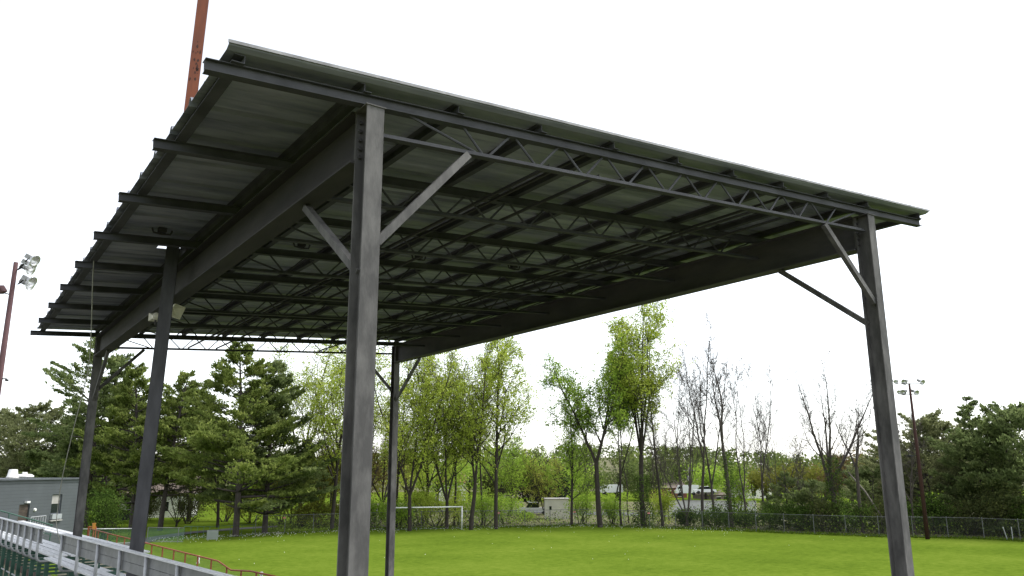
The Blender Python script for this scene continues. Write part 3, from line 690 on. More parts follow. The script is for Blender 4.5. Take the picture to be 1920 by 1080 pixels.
# ------------------------------------------------------------------ soccer goal
g0 = U(735, 996, 85.6); g1_ = U(866, 993, 87.5); g0[2] = g1_[2] = 0; gd = (g1_ - g0) / np.linalg.norm(g1_ - g0); gb = np.array([-gd[1], gd[0], 0])
if gb[1] < 0: gb = -gb
ge = empty('soccer_goal', (g0 + g1_) / 2, 'white soccer goal frame standing at the far field edge', 'goal')
zt = np.array([0, 0, 2.44])
for q in (g0, g1_):
    mb = MB(); mb.rod(q, q + zt, .07, 10); mb.build('goal_post', M['goal'], ge, True)
    mb = MB(); mb.rod(q + gb * .02 + zt * .98, q + gb * 2.0, .03, 6); mb.rod(q + gb * .06 + (0, 0, .04), q + gb * 2.0 + (0, 0, .04), .03, 6); mb.build('back_stay', M['galv'], ge)
mb = MB(); mb.rod(g0 + zt - gd * .07, g1_ + zt + gd * .07, .068, 10); mb.build('crossbar', M['goal'], ge, True)
mb = MB(); mb.rod(g0 + gb * 2 + (0, 0, .04), g1_ + gb * 2 + (0, 0, .04), .03, 6); mb.build('ground_bar', M['galv'], ge)

# ------------------------------------------------------------------ floodlight poles
def flood_head(parent, q, d, s=1., name='floodlight'):
    d = np.array(d, float); d /= np.linalg.norm(d); q = np.array(q, float)
    h = group_empty(name, parent, q)
    side = np.cross(d, (0, 0, 1.)); side /= np.linalg.norm(side); u2 = np.cross(side, d)
    mb = MB(); mb.box(q - d * .18 * s, (.22 * s, .3 * s, .24 * s), axes=(side, d, u2)); mb.build('ballast', M['lampbox'], h)
    mb = MB(); pr = [(.07, -.04), (.1, 0), (.16, .1), (.25, .22), (.3, .34), (.31, .35), (.3, .355), (.245, .225), (.15, .105), (.0, .06)]
    mb.lathe(q, d, [(r * s, h_ * s) for r, h_ in pr], 18); mb.build('reflector', M['lamp'], h, True)
    return h
q = U(30, 492, 46); gzz = float(ground_z(q[0], q[1])); lp = empty('floodlight_pole', (q[0], q[1], gzz), 'dull red floodlight pole with pale reflector lamps at the left edge', 'light pole')
mb = MB(); mb.tube([(q[0], q[1], gzz), (q[0], q[1], gzz + 8), (q[0], q[1], q[2])], [.19, .165, .125], 12); mb.build('shaft', M['redpole'], lp, True)
def arm(p, r_, m='black'):
    mb = MB(); mb.tube(p, r_, 6); mb.build('arm', M[m], lp)
for py, heads in ((506, ((58, 484, 45.4), (52, 494, 45.7), (49, 503, 46.2))), (533, ((52, 524, 45.5), (48, 531, 46.1)))):
    a = U(33, py, 45.9)
    for px, y2, dd in heads:
        hq = U(px, y2, dd); arm([a, a * .45 + hq * .55 + (0, 0, .1), hq - RT * .12], .035); flood_head(lp, hq, RT * .85 - np.array([0, 0, .42]) - FW * .25 * (46 - dd) * 1.0, 1.05)
hq = U(2, 543, 45.8); arm([U(22, 553, 46), hq + RT * .2 - (0, 0, .2)], .03); mb = MB(); d_ = (-RT * .8 - UP * .5); d_ /= np.linalg.norm(d_); mb.box(hq, (.42, .3, .5), axes=(np.cross(d_, FW), d_, FW)); mb.build('box_lamp', M['redpole'], lp)
mb = MB(); mb.box(hq + d_ * .17, (.3, .06, .36), axes=(np.cross(d_, FW), d_, FW)); mb.build('lens', M['lamp'], lp)
qq = U(10, 716, 46); mb = MB(); mb.box((q[0], q[1], qq[2]), (.8, .06, .06), rz=-.6); mb.lathe((q[0] + .35, q[1] - .22, qq[2] - .08), (0, 0, 1), [(.0, -.06), (.09, -.05), (.09, .05), (0, .06)], 8); mb.build('junction', M['black'], lp)
# right
b_ = spot(1737, 73.5); q = U(1712, 712, 73.5); ht = q[2]; rp = empty('floodlight_pole', b_, 'rusty brown floodlight pole with two lamp bars among the right hand trees', 'light pole')
mb = MB(); mb.tube([b_, (b_[0], b_[1], ht * .5), (b_[0] - .05, b_[1], ht)], [.2, .16, .1], 10); mb.build('shaft', M['rustpole'], rp, True)
hd = RT - np.array([0, 0, RT[2]]); hd /= np.linalg.norm(hd)
for z, x0, x1, hs_ in ((ht - .05, -1.3, 1.25, (-1.7, -1.2, -.35, 1.05)), (ht - 1.05, -1.2, 1.2, (-1.0, -.55, .35))):
    mb = MB(); c = np.array([b_[0], b_[1], z]); mb.bar(c + hd * x0, c + hd * x1, .07, .07); mb.build('lamp_bar', M['rustpole'], rp)
    for s in hs_: flood_head(rp, c + hd * s + (0, 0, .25), np.array([-.55, -.35, -.35]) + hd * (.5 * np.sign(s)), .95 if s > -1 else .7)
c = np.array([b_[0], b_[1], U(1725, 853, 73.5)[2]]); mb = MB(); mb.bar(c, c - hd * .6, .06, .06); mb.lathe(c - hd * .75 + (0, 0, -.05), (0, 0, -1), [(0, -.1), (.25, -.06), (.28, .06), (0, .1)], 10); mb.build('low_lamp', M['black'], rp)

# ------------------------------------------------------------------ vegetation
def nrm(v): return v / (np.linalg.norm(v) + 1e-9)

def leaf_soup(c, size, rng, stretch=1.0, axis=None, tilt=1.0):
    """one small four-cornered leaf per centre"""
    n = len(c); size = np.broadcast_to(size, (n,))
    if axis is None: a = rng.normal(size=(n, 3))
    else: a = axis + rng.normal(size=(n, 3)) * .35
    a /= np.linalg.norm(a, axis=1)[:, None]
    b = rng.normal(size=(n, 3)); b[:, 2] *= tilt; b -= a * (a * b).sum(1)[:, None]; b /= np.linalg.norm(b, axis=1)[:, None]
    a = a * size[:, None] * stretch; b = b * size[:, None] * (.5 if stretch > 1 else .62)
    v = np.stack([c - a * .5, c + b * .5 + a * .05, c + a * .5, c - b * .5 + a * .05], 1).reshape(-1, 3)
    return v, np.arange(n * 4).reshape(-1, 4)

def grow(rng, out, p, d, Ln, r, lvl, P):
    n = P['seg'][lvl]; pts = [p]; dirs = []
    for i in range(n):
        d = nrm(d + rng.normal(0, P['wob'][lvl], 3) + np.array([0, 0, P['up'][lvl]])); p = p + d * Ln / n; pts.append(p); dirs.append(d)
    tip = P['tip'][lvl]; rad = r * np.linspace(1, tip, n + 1)
    out.append((np.array(pts), rad, lvl))
    if lvl + 1 < P['levels']:
        k = P['n'][lvl]; k = int(k * rng.uniform(.8, 1.25) + .5)
        for i in range(k):
            t = P['t0'][lvl] + (1 - P['t0'][lvl]) * ((i + rng.uniform(0, 1)) / k); f = min(t * n, n - 1e-3); j = int(f)
            q = pts[j] + (pts[j + 1] - pts[j]) * (f - j); dd = dirs[j]
            az = rng.uniform(0, 2 * math.pi); ref = nrm(np.cross(dd, nrm(rng.normal(size=3))))
            an = math.radians(rng.uniform(*P['ang'][lvl])); cd = nrm(dd * math.cos(an) + ref * math.sin(an))
            ln = Ln * P['len'][lvl] * (1.15 - P['taper'][lvl] * t) * rng.uniform(.7, 1.2)
            grow(rng, out, q, cd, ln, max(np.interp(f, range(n + 1), rad) * P['rr'][lvl], P['rmin']), lvl + 1, P)

LEAFY = dict(levels=4, seg=[9, 5, 3, 2], wob=[.05, .1, .16, .2], up=[.03, .07, .04, .0], tip=[.25, .3, .4, .5], n=[19, 7, 4, 0], t0=[.3, .15, .2, 0], ang=[(22, 58), (22, 58), (25, 65), (0, 0)], len=[.4, .5, .5, 0], taper=[.8, .5, .4, 0], rr=[.5, .55, .6, 0], rmin=.018)
BARE = dict(levels=4, seg=[14, 8, 5, 3, 2], wob=[.06, .12, .17, .2, .25], up=[.04, .12, .08, .04, .02], tip=[.14, .22, .3, .4, .6], n=[13, 7, 5, 3, 0], t0=[.3, .2, .2, .2, 0], ang=[(14, 42), (20, 50), (25, 60), (25, 60), (0, 0)], len=[.42, .42, .5, .55, 0], taper=[.7, .5, .4, .3, 0], rr=[.46, .55, .62, .6, 0], rmin=.0165)

def branch_mesh(name, br, m, parent, origin, sides=(7, 5, 4, 3, 3)):
    VV = []; FF = []; base = 0
    for pts, rad, lvl in br:
        n = sides[min(lvl, 4)]; mlen = len(pts)
        t = np.gradient(pts, axis=0); t /= np.linalg.norm(t, axis=1)[:, None] + 1e-9
        ref = np.array([.31, .93, .2]) if abs(t[0] @ np.array([.31, .93, .2])) < .85 else np.array([.9, -.3, .3])
        a = np.cross(t, ref); a /= np.linalg.norm(a, axis=1)[:, None] + 1e-9; b = np.cross(t, a); an = np.arange(n) * 2 * math.pi / n
        v = pts[:, None, :] + rad[:, None, None] * (a[:, None, :] * np.cos(an)[None, :, None] + b[:, None, :] * np.sin(an)[None, :, None])
        i = np.arange(mlen - 1)[:, None] * n; j = np.arange(n)[None]; j2 = (j + 1) % n
        FF.append(np.stack([i + j, i + j2, i + n + j2, i + n + j], -1).reshape(-1, 4) + base); VV.append(v.reshape(-1, 3)); base += mlen * n
    return soup(name, np.concatenate(VV), np.concatenate(FF), m, parent, origin, True)

def leafy_tree(px, depth, ytop, label, seed, leaf='leaf_lime', nleaf=7000, size=.21, spread=.32, forks=None, lean=(0, 0), r0=None, name='leafy_tree', trunk_clear=.3, width=1., cat='tree', bark='bark', params=None, leaf_from=2, droop=0., htscale=1., group=None):
    rng = np.random.default_rng(seed); base = spot(px, depth); H = top_height(base, ytop) * htscale
    P = {k: (list(v) if isinstance(v, list) else v) for k, v in (params or LEAFY).items()}
    P['t0'][0] = trunk_clear; P['len'][0] *= width
    e = empty(name, base, label, cat, group or ('bare trees beyond the fence' if nleaf == 0 else None)); br = []
    r = (r0 * .72 if r0 else .0085 * H + .05)
    start = base - np.array([0, 0, .3])
    if not forks: grow(rng, br, start, nrm(np.array([lean[0], lean[1], 1.])), H * .93, r, 0, P)
    else:
        fh, k, ang = forks
        pts = [start]; d = nrm(np.array([lean[0], lean[1], 1.])); n = 4
        for i in range(n): d = nrm(d + rng.normal(0, .04, 3)); pts.append(pts[-1] + d * (H * fh) / n)
        br.append((np.array(pts), r * np.linspace(1.1, .85, n + 1), 0)); a0 = rng.uniform(0, 6.28)
        P['t0'][0] = max(.12, (trunk_clear - fh) / (1 - fh))
        P['n'][0] = max(7, int(P['n'][0] * 2.0 / k))
        for i in range(k):
            az = a0 + i * 2 * math.pi / k + rng.uniform(-.4, .4); an = math.radians(ang * rng.uniform(.6, 1.2))
            # leaders spread mostly sideways in the row of trees so that the crown opens like a vase
            dd = nrm(np.array([math.cos(az) * math.sin(an), math.sin(az) * math.sin(an), math.cos(an)]))
            grow(rng, br, pts[-1] - d * .1, dd, H * (1 - fh) * rng.uniform(.82, 1.0), r * (.62 if k < 5 else .45), 0, P)
    tb = branch_mesh('trunk', br, M[bark], e, base)
    if nleaf:
        nleaf = int(nleaf * 2.2)
        seg = [(p[:-1], p[1:]) for p, rd, l in br if l >= leaf_from]
        A = np.concatenate([q[0] for q in seg]); B = np.concatenate([q[1] for q in seg]); ln = np.linalg.norm(B - A, axis=1); pr = ln / ln.sum()
        nc = nleaf // 9; nleaf = nc * 9; idx = rng.choice(len(A), nc, p=pr); t = rng.uniform(0, 1, nc)[:, None]; c = A[idx] * (1 - t) + B[idx] * t + rng.normal(0, spread * 1.1, (nc, 3))
        c = np.repeat(c, 9, 0) + rng.normal(0, 1, (nleaf, 3)) * np.repeat(rng.uniform(.1, .3, nc), 9)[:, None]
        # thin out parts of the crown so that gaps of sky stay open
        keep = (np.sin(c[:, 0] * 1.1 + seed) + np.sin(c[:, 1] * 1.3 + seed * 2) + np.sin(c[:, 2] * 1.2 + seed * 3)) > -1.25 - rng.uniform(0, 1.1, nleaf)
        c = c[keep]; c = c[c[:, 2] > base[2] + H * trunk_clear * .55]
        v, f = leaf_soup(c, rng.uniform(.6, 1.3, len(c)) * size, rng); soup('crown', v, f, M[leaf], e, base)
    return e

def pine(px, depth, ytop, label, seed, R=4.5, clear=.3, m='needle', dens=1., bark='bark_pine', lean=(0, 0), gap=0., shape='broad', name='pine_tree', tuft=.42, group=None, zoff=0.):
    rng = np.random.default_rng(seed); base = spot(px, depth); base[2] += zoff; H = top_height(base, ytop); R = R * 1.18; dens = dens * 1.1
    e = empty(name, base, label, 'tree', group); br = []; n = 12
    pts = [base - np.array([0, 0, .3])]; d = nrm(np.array([lean[0], lean[1], 1.]))
    for i in range(n): d = nrm(d + rng.normal(0, .018, 3)); pts.append(pts[-1] + d * H / n)
    pts = np.array(pts); rt = (.014 * H + .06) * np.linspace(1, .06, n + 1) ** .8; br.append((pts, rt, 0))
    cs = []; axs = []
    z = clear * .75
    while z < .985:
        k = rng.integers(3, 6); t_ = (z - clear) / (1 - clear)
        for i in range(k):
            if rng.uniform() < gap * (1 - .3 * t_): continue
            az = rng.uniform(0, 2 * math.pi)
            if shape == 'broad': prof = (1 - max(t_, 0) ** 1.25) * .92 + .1
            elif shape == 'cone': prof = (1 - max(t_, 0)) * .95 + .06
            else: prof = math.sin(math.pi * min(1, max(.05, .25 + .75 * t_))) * .8 + .2
            if t_ < 0: prof *= .55
            ln = R * prof * rng.uniform(.6, 1.15)
            f = min(z * n, n - 1e-3); j = int(f); p0 = pts[j] + (pts[j + 1] - pts[j]) * (f - j)
            up = (.05 + .5 * max(t_, 0)) if shape != 'cone' else (-.05 + .5 * max(t_, 0))
            dd = nrm(np.array([math.cos(az), math.sin(az), up])); q = [p0]; s = dd.copy(); m_ = 5
            for _ in range(m_): s = nrm(s + rng.normal(0, .07, 3) + np.array([0, 0, .045])); q.append(q[-1] + s * ln / m_)
            q = np.array(q); br.append((q, np.linspace(max(.025, rt[j] * .4), .012, m_ + 1), 2))
            if t_ < 0 and rng.uniform() < .75: continue          # dead lower limbs
            nt_ = int(ln * 7.5 * dens)
            for _ in range(nt_):
                u = rng.uniform(.28, 1.0) ** .8; ff = min(u * m_, m_ - 1e-3); jj = int(ff); c = q[jj] + (q[jj + 1] - q[jj]) * (ff - jj)
                lat = np.cross(s, (0, 0, 1.)); lat = nrm(lat); wv = rng.normal(0, 1) * .26 * ln * (1.15 - u) ; c = c + lat * wv + np.array([0, 0, rng.normal(0, .09) + .05]) + s * abs(wv) * .4
                cs.append(c); axs.append(nrm(s + lat * np.sign(wv) * .5 + np.array([0, 0, .35])))
        z += .62 / H * rng.uniform(.7, 1.2) * (1 if shape != 'sparse' else 1.5)
    branch_mesh('trunk', br, M[bark], e, base)
    cs = np.array(cs); axs = np.array(axs); rep = 5
    c = np.repeat(cs, rep, 0) + rng.normal(0, .11, (len(cs) * rep, 3)) * np.array([1, 1, .6]); a = np.repeat(axs, rep, 0) + rng.normal(0, .45, (len(cs) * rep, 3))
    v, f = leaf_soup(c, rng.uniform(.7, 1.25, len(c)) * tuft * .72, rng, 1.35, a); soup('crown', v, f, M[m], e, base)
    return e

def shrub(px, depth, ytop, wpx, label, seed, leaf='leaf_mid', n=3500, size=.2, name='shrub', base_drop=0, stems=7, pos=None, height=None, width=None, cat='shrub', group=None):
    rng = np.random.default_rng(seed); base = spot(px, depth) if pos is None else np.array(pos, float); H = height or max(.8, top_height(base, ytop)); Wd = width or wpx / FPX * depth / 2
    e = empty(name, base, label, cat, group); br = []; lumps = []
    for i in range(stems):
        az = rng.uniform(0, 6.28); rr = rng.uniform(.1, .85); tip_ = base + np.array([math.cos(az) * Wd * rr, math.sin(az) * Wd * rr, H * (1 - .45 * rr ** 2) * rng.uniform(.65, .92)])
        b0 = base + np.array([math.cos(az) * .25, math.sin(az) * .25, -.1]); mid = (b0 + tip_) / 2 + rng.normal(0, .12 * H, 3) * (1, 1, .3)
        br.append((np.array([b0, b0 * .6 + mid * .4, mid, mid * .4 + tip_ * .6, tip_]), np.linspace(.02 * H ** .7 + .02, .012, 5), 2)); lumps += [(tip_, .3), (mid, .36), (mid * .5 + tip_ * .5, .34)]
        for _ in range(3):
            t2 = tip_ + rng.normal(0, 1, 3) * (Wd * .25, Wd * .25, H * .12); br.append((np.array([mid, (mid + t2) / 2 + rng.normal(0, .1, 3), t2]), np.linspace(.02, .01, 3), 3)); lumps.append((t2, .28))
    branch_mesh('stem', br, M['bark'], e, base)
    ci = rng.integers(0, len(lumps), n); C_ = np.array([l[0] for l in lumps])[ci]; s_ = np.array([l[1] for l in lumps])[ci][:, None]
    c = C_ + rng.normal(0, 1, (n, 3)) * s_ * np.array([Wd, Wd, H * .6]) * .75; c[:, 2] = np.maximum(c[:, 2], base[2] + .05 + rng.uniform(0, .4, n))
    v, f = leaf_soup(c, rng.uniform(.6, 1.3, n) * size, rng); soup('foliage', v, f, M[leaf], e, base)
    return e

# pines at the left
G1 = 'pines beyond the field corner'
pine(443, 80, 632, 'big bushy pine with pale grey trunk left of the front column', 11, 7.4, .2, dens=2.0, group=G1)
pine(497, 84, 668, 'dark pine right behind the big bushy pine', 12, 6.6, .16, 'needle_dark', 2.0, group=G1)
pine(300, 88, 690, 'slender pine with bare lower limbs just right of the grey pole', 13, 5.4, .3, dens=1.9, group=G1)
pine(246, 90, 672, 'dense pine between the rear column and the grey pole', 14, 6.4, .22, dens=2.2, group=G1)
pine(190, 98, 660, 'tall pine directly behind the rear left column', 15, 6.6, .12, 'needle_dark', 2.2, group=G1)
pine(158, 93, 628, 'open pine with layered sparse top left of the rear column', 16, 6.4, .25, 'needle_dark', 1.6, gap=.4, shape='sparse', group=G1)
pine(352, 104, 712, 'farther pine between the slender pine and the big bushy pine', 17, 6.0, .25, dens=1.9, group=G1)
pine(108, 108, 780, 'low dark evergreen behind the grey building roof', 18, 7.5, .05, 'needle_dark', 2.0, group=G1)
pine(40, 112, 762, 'wide brownish evergreen at the left edge behind the rooftop unit', 19, 8.0, .15, 'needle_grey', 1.6, shape='round', group=G1)
pine(-30, 120, 770, 'evergreen cut by the left edge of the frame', 20, 8.0, .1, 'needle_grey', 1.6, shape='round', group=G1)
pine(222, 112, 735, 'background pine whose top shows left of the grey pole', 21, 6.0, .05, 'needle', 1.9, group=G1)
pine(140, 120, 800, 'small far evergreen beside the rear left column base', 22, 7., .0, 'needle_dark', 1.9, group=G1)
# leafing trees behind the fence
G2 = 'leafing trees beyond the fence'
LT = lambda *a, **k: leafy_tree(*a, group=G2, **k)
LT(408, 92, 745, 'dark forked trunk tree between the pines', 31, 'leaf_dull', 3500, .2, .4, forks=(.3, 3, 30))
LT(330, 94, 830, 'small multi stemmed tree by the white house', 32, 'leaf_dull', 2200, .18, .3, forks=(.08, 5, 38), trunk_clear=.25)
LT(622, 86, 612, 'tall leafing tree with a dark trunk left of the front column', 33, 'leaf_lime', 6500, .2, .36, trunk_clear=.24, width=1.15)
LT(560, 96, 640, 'thin leafing tree reaching the far joist above the bushy pine', 34, 'leaf_lime', 6000, .2, .45, forks=(.35, 3, 26), width=1.2)
LT(590, 98, 800, 'olive and russet small tree left of the front column', 35, 'leaf_olive', 6500, .2, .45, forks=(.12, 4, 34), trunk_clear=.1, width=1.3)
LT(545, 100, 838, 'low olive tree under the dark pine', 36, 'leaf_olive', 4500, .2, .45, forks=(.1, 4, 36), trunk_clear=.05, width=1.3)
LT(672, 98, 760, 'russet budding tree behind the front column', 37, 'leaf_russet', 3500, .18, .45, forks=(.15, 4, 30), trunk_clear=.1)
LT(715, 104, 735, 'russet tree between the front column and the far column', 38, 'leaf_russet', 4000, .18, .45, forks=(.15, 4, 32), trunk_clear=.08)
LT(768, 86, 652, 'leafing tree with forked trunk just right of the far column', 39, 'leaf_lime', 6000, .2, .34, forks=(.2, 3, 22), trunk_clear=.22)
LT(800, 96, 668, 'thin bright tree behind the goal crossbar', 40, 'leaf_lime', 6000, .2, .36, trunk_clear=.15)
LT(838, 89, 690, 'bushy lime tree above the right half of the goal', 41, 'leaf_lime', 5500, .2, .36, forks=(.18, 3, 26), trunk_clear=.18)
LT(883, 87, 628, 'tree with a low Y fork right of the goal post', 42, 'leaf_lime', 5000, .2, .3, forks=(.24, 2, 14), trunk_clear=.26)
LT(930, 88, 622, 'straight trunked leafing tree between the goal and the shed', 43, 'leaf_lime', 6200, .22, .32, trunk_clear=.24)
LT(958, 112, 800, 'low green tree left of the pale shed', 44, 'leaf_mid', 4500, .22, .45, forks=(.15, 4, 32), trunk_clear=.1)
LT(1072, 92, 750, 'slim sparse tree in front of the pale shed', 45, 'leaf_mid', 3000, .2, .3, trunk_clear=.2, width=.9)
LT(1126, 90, 632, 'stout trunk tree whose main limb leans left', 46, 'leaf_mid', 7000, .23, .32, forks=(.34, 3, 22), trunk_clear=.45, lean=(-.03, .02), r0=.42)
LT(1165, 92, 655, 'slim double stem tree left of the tallest tree', 47, 'leaf_mid', 3200, .2, .28, forks=(.1, 2, 7), trunk_clear=.5, r0=.2, width=.7)
LT(1207, 90, 578, 'tallest tree with a broad lime crown', 48, 'leaf_lime', 10500, .22, .36, forks=(.33, 6, 12), trunk_clear=.5, r0=.42, width=1.1)
LT(1243, 90, 690, 'tall narrow trunk just right of the tallest tree', 49, 'leaf_lime', 2200, .2, .3, trunk_clear=.6, r0=.24, width=.7)
LT(1020, 115, 842, 'pale yellow green tree beside the utility pole', 50, 'leaf_yellow', 2800, .22, .4, forks=(.1, 4, 26), trunk_clear=.08)
LT(852, 92, 640, 'slim bright stem between the goal post and the Y forked tree', 51, 'leaf_lime', 3600, .2, .34, trunk_clear=.35, r0=.2, width=.8)
LT(905, 95, 632, 'slim leafing stem between the Y forked and the straight trunked tree', 52, 'leaf_lime', 3600, .2, .34, trunk_clear=.35, r0=.18, width=.8)
LT(742, 94, 640, 'leafing tree half hidden by the far column', 53, 'leaf_lime', 4200, .2, .36, trunk_clear=.25, r0=.22, width=.9)
LT(655, 95, 640, 'leafing tree half hidden by the front column', 54, 'leaf_lime', 4800, .2, .4, trunk_clear=.2, r0=.24, width=1.)
LT(1148, 95, 640, 'very thin leafing stem left of the slim double stem tree', 55, 'leaf_mid', 2000, .2, .3, trunk_clear=.5, r0=.14, width=.7)
# bare trees
BT_ = lambda px, d, y, lab, seed, **k: leafy_tree(px, d, y, lab, seed, nleaf=0, name='bare_tree', bark='bark_bare', params=BARE, htscale=1.1, **k)
BT_(1288, 89, 700, 'bare tree of many stems fanning from one base', 61, forks=(.06, 6, 15), r0=.26, trunk_clear=.2)
BT_(1318, 90, 636, 'tallest bare tree with fine twigs', 62, forks=(.3, 2, 9), r0=.24, width=.8)
BT_(1343, 92, 665, 'bare tree with spreading top right of the tallest bare tree', 63, forks=(.22, 3, 14), r0=.22)
BT_(1372, 86, 672, 'bare tree on a thick ivy clad trunk', 64, forks=(.45, 2, 10), r0=.3, width=.8)
BT_(1402, 90, 690, 'thin upright bare tree right of the ivy clad trunk', 65, forks=(.2, 2, 9), r0=.18, width=.7)
BT_(1432, 91, 690, 'bare tree with crooked stem above the small gabled house', 66, forks=(.25, 2, 9), r0=.19, width=.75)
BT_(1462, 92, 775, 'low bare sapling left of the dark shrubs', 67, forks=(.15, 3, 22), r0=.12)
BT_(1255, 95, 800, 'short bare sapling before the white wall', 68, forks=(.2, 3, 20), r0=.1)
BT_(1225, 98, 850, 'small bare sapling under the tallest tree', 69, r0=.09)
BT_(1572, 82, 705, 'twisted bare tree with a thick dark trunk', 170, forks=(.3, 4, 34), r0=.4, trunk_clear=.3, width=1.15)
BT_(1618, 80, 770, 'vine hung bare tree left of the right column', 71, forks=(.5, 3, 20), r0=.26)
BT_(1715, 78, 800, 'bare tree behind the rusty floodlight pole', 72, forks=(.3, 3, 24), r0=.16)
BT_(1180, 96, 790, 'bare sapling between the leafing stems', 73, r0=.12, width=.8)
BT_(1100, 97, 830, 'thin bare sapling left of the stout trunk', 74, r0=.09)
BT_(1520, 86, 830, 'tangled bare shrub tree above the dark hedge', 75, forks=(.12, 6, 40), r0=.16, trunk_clear=.15)

# ivy on trunks
def ivy(px, depth, y0, y1, rad, label, seed, n=1500):
    rng = np.random.default_rng(seed); b = spot(px, depth); z1 = top_height(b, y1); z = rng.uniform(0, 1, n) ** 1.2 * z1; an = rng.uniform(0, 6.28, n)
    r = rad * rng.uniform(.7, 1.5, n) * (1 - .35 * z / z1); c = np.stack([b[0] + r * np.cos(an), b[1] + r * np.sin(an), b[2] + z], 1)
    v, f = leaf_soup(c, rng.uniform(.12, .24, n), rng); e = empty('ivy', b, label, 'ivy'); soup('foliage', v, f, M['ivy'], e, b)
    br = [(np.array([[b[0] + rad * .6 * math.cos(a + t), b[1] + rad * .6 * math.sin(a + t), b[2] + z1 * t] for t in np.linspace(0, 1, 7)]), np.linspace(.03, .012, 7), 3) for a in (0, 2, 4)]
    branch_mesh('stem', br, M['bark'], e, b)
ivy(1372, 86, 990, 850, .5, 'dark ivy wrapped round the thick trunk beside the small gabled house', 81)
ivy(1572, 82, 1000, 860, .8, 'ivy on the twisted dark trunk left of the right column', 82, 2200)
ivy(1207, 90, 990, 890, .9, 'leafy vine at the foot of the tallest tree', 83, 2000)

# evergreens at the right
G3 = 'evergreens at the right edge'
pine(1752, 86, 786, 'rounded evergreen directly behind the rusty floodlight pole', 91, 6.2, .0, 'needle_grey', 1.7, shape='round', name='evergreen_tree', tuft=.36, group=G3)
pine(1800, 88, 800, 'middle evergreen of the right hand group', 92, 6.4, .0, 'needle_grey', 1.6, shape='round', name='evergreen_tree', tuft=.36, group=G3)
pine(1852, 80, 742, 'pointed evergreen with a spiky open top', 93, 6.2, .0, 'needle_dark', 1.5, shape='cone', name='evergreen_tree', tuft=.38, group=G3)
pine(1905, 80, 768, 'dark evergreen at the right edge of the frame', 94, 6.6, .0, 'needle_dark', 1.6, shape='round', name='evergreen_tree', tuft=.38, group=G3)
pine(1960, 76, 765, 'evergreen cut by the right edge of the frame', 95, 6.4, .0, 'needle_dark', 1.4, shape='round', name='evergreen_tree', tuft=.38, group=G3)
pine(1700, 92, 850, 'low evergreen peeping out right of the right column', 96, 5.6, .0, 'needle_grey', 1.5, shape='round', name='evergreen_tree', tuft=.36, group=G3)
pine(1480, 88, 880, 'small dark evergreen above the hedge left of the twisted tree', 97, 3.6, .0, 'needle_dark', 1.8, shape='cone', name='evergreen_tree', tuft=.34, group=G3)
pine(1532, 86, 905, 'squat dark evergreen beside the twisted trunk', 98, 3.4, .0, 'needle_dark', 1.7, shape='round', name='evergreen_tree', tuft=.34, group=G3)
pine(1640, 86, 880, 'dark evergreen mostly hidden by the right column', 99, 4.0, .0, 'needle_dark', 1.5, shape='round', name='evergreen_tree', tuft=.34, group=G3)

# hedge and shrubs along the fence
HB = [(1290, 88.5, 970, 60, 'ivy'), (1340, 86.5, 968, 60, 'ivy'), (1400, 85, 972, 70, 'ivy'), (1450, 83.5, 964, 80, 'ivy'), (1500, 81.5, 960, 80, 'ivy'), (1545, 80, 955, 80, 'leaf_dull'), (1600, 79, 950, 90, 'ivy'), (1650, 78, 945, 90, 'leaf_dull'), (1700, 77.5, 955, 90, 'ivy'), (1760, 76.5, 950, 90, 'ivy'), (1815, 75.5, 960, 90, 'leaf_dull'), (1885, 73.5, 935, 110, 'leaf_dull'), (1930, 73, 950, 90, 'ivy')]
hl = ['round dark bush right of the bare fanning stems', 'clipped dark bush before the white wall', 'dark hedge bush by the ivy clad trunk', 'bright topped hedge bush under the bare saplings', 'hedge bush below the small dark evergreen', 'brownish hedge bush left of the twisted trunk', 'hedge bush right of the twisted trunk', 'hedge bush behind the right column', 'dark bush between the right column and the floodlight pole', 'dark bush right of the floodlight pole foot', 'dull bush below the middle evergreen', 'pale leafy bush low at the right edge', 'dark bush cut by the right edge']
for i, (px, d, yt, wpx, lf) in enumerate(HB): shrub(px, d + 1.5, yt - 12, wpx, hl[i], 120 + i, lf, 2600, .2, group='bushes along the fence')
SB = [(745, 88, 940, 90, 'leaf_mid', 'green bush behind the far column foot'), (820, 91, 925, 80, 'leaf_lime', 'lime bush behind the goal mouth'), (905, 92, 930, 80, 'leaf_mid', 'green bush right of the Y forked tree'), (1090, 95, 925, 70, 'leaf_mid', 'green bush right of the pale shed'), (1150, 94, 935, 70, 'leaf_mid', 'green bush left of the vine at the tallest tree'), (1240, 93, 925, 60, 'leaf_lime', 'light bush between the tallest tree and the bare stems'),
      (640, 94, 930, 80, 'leaf_olive', 'olive bush left of the front column foot'), (565, 93, 945, 80, 'leaf_olive', 'olive bush below the dark pine'), (700, 92, 935, 60, 'leaf_mid', 'green bush between the front and far columns'), (990, 104, 962, 40, 'leaf_mid', 'small bush in front of the white pickup'), (1385, 92, 880, 50, 'leaf_mid', 'green leafy bush climbing beside the ivy clad trunk')]
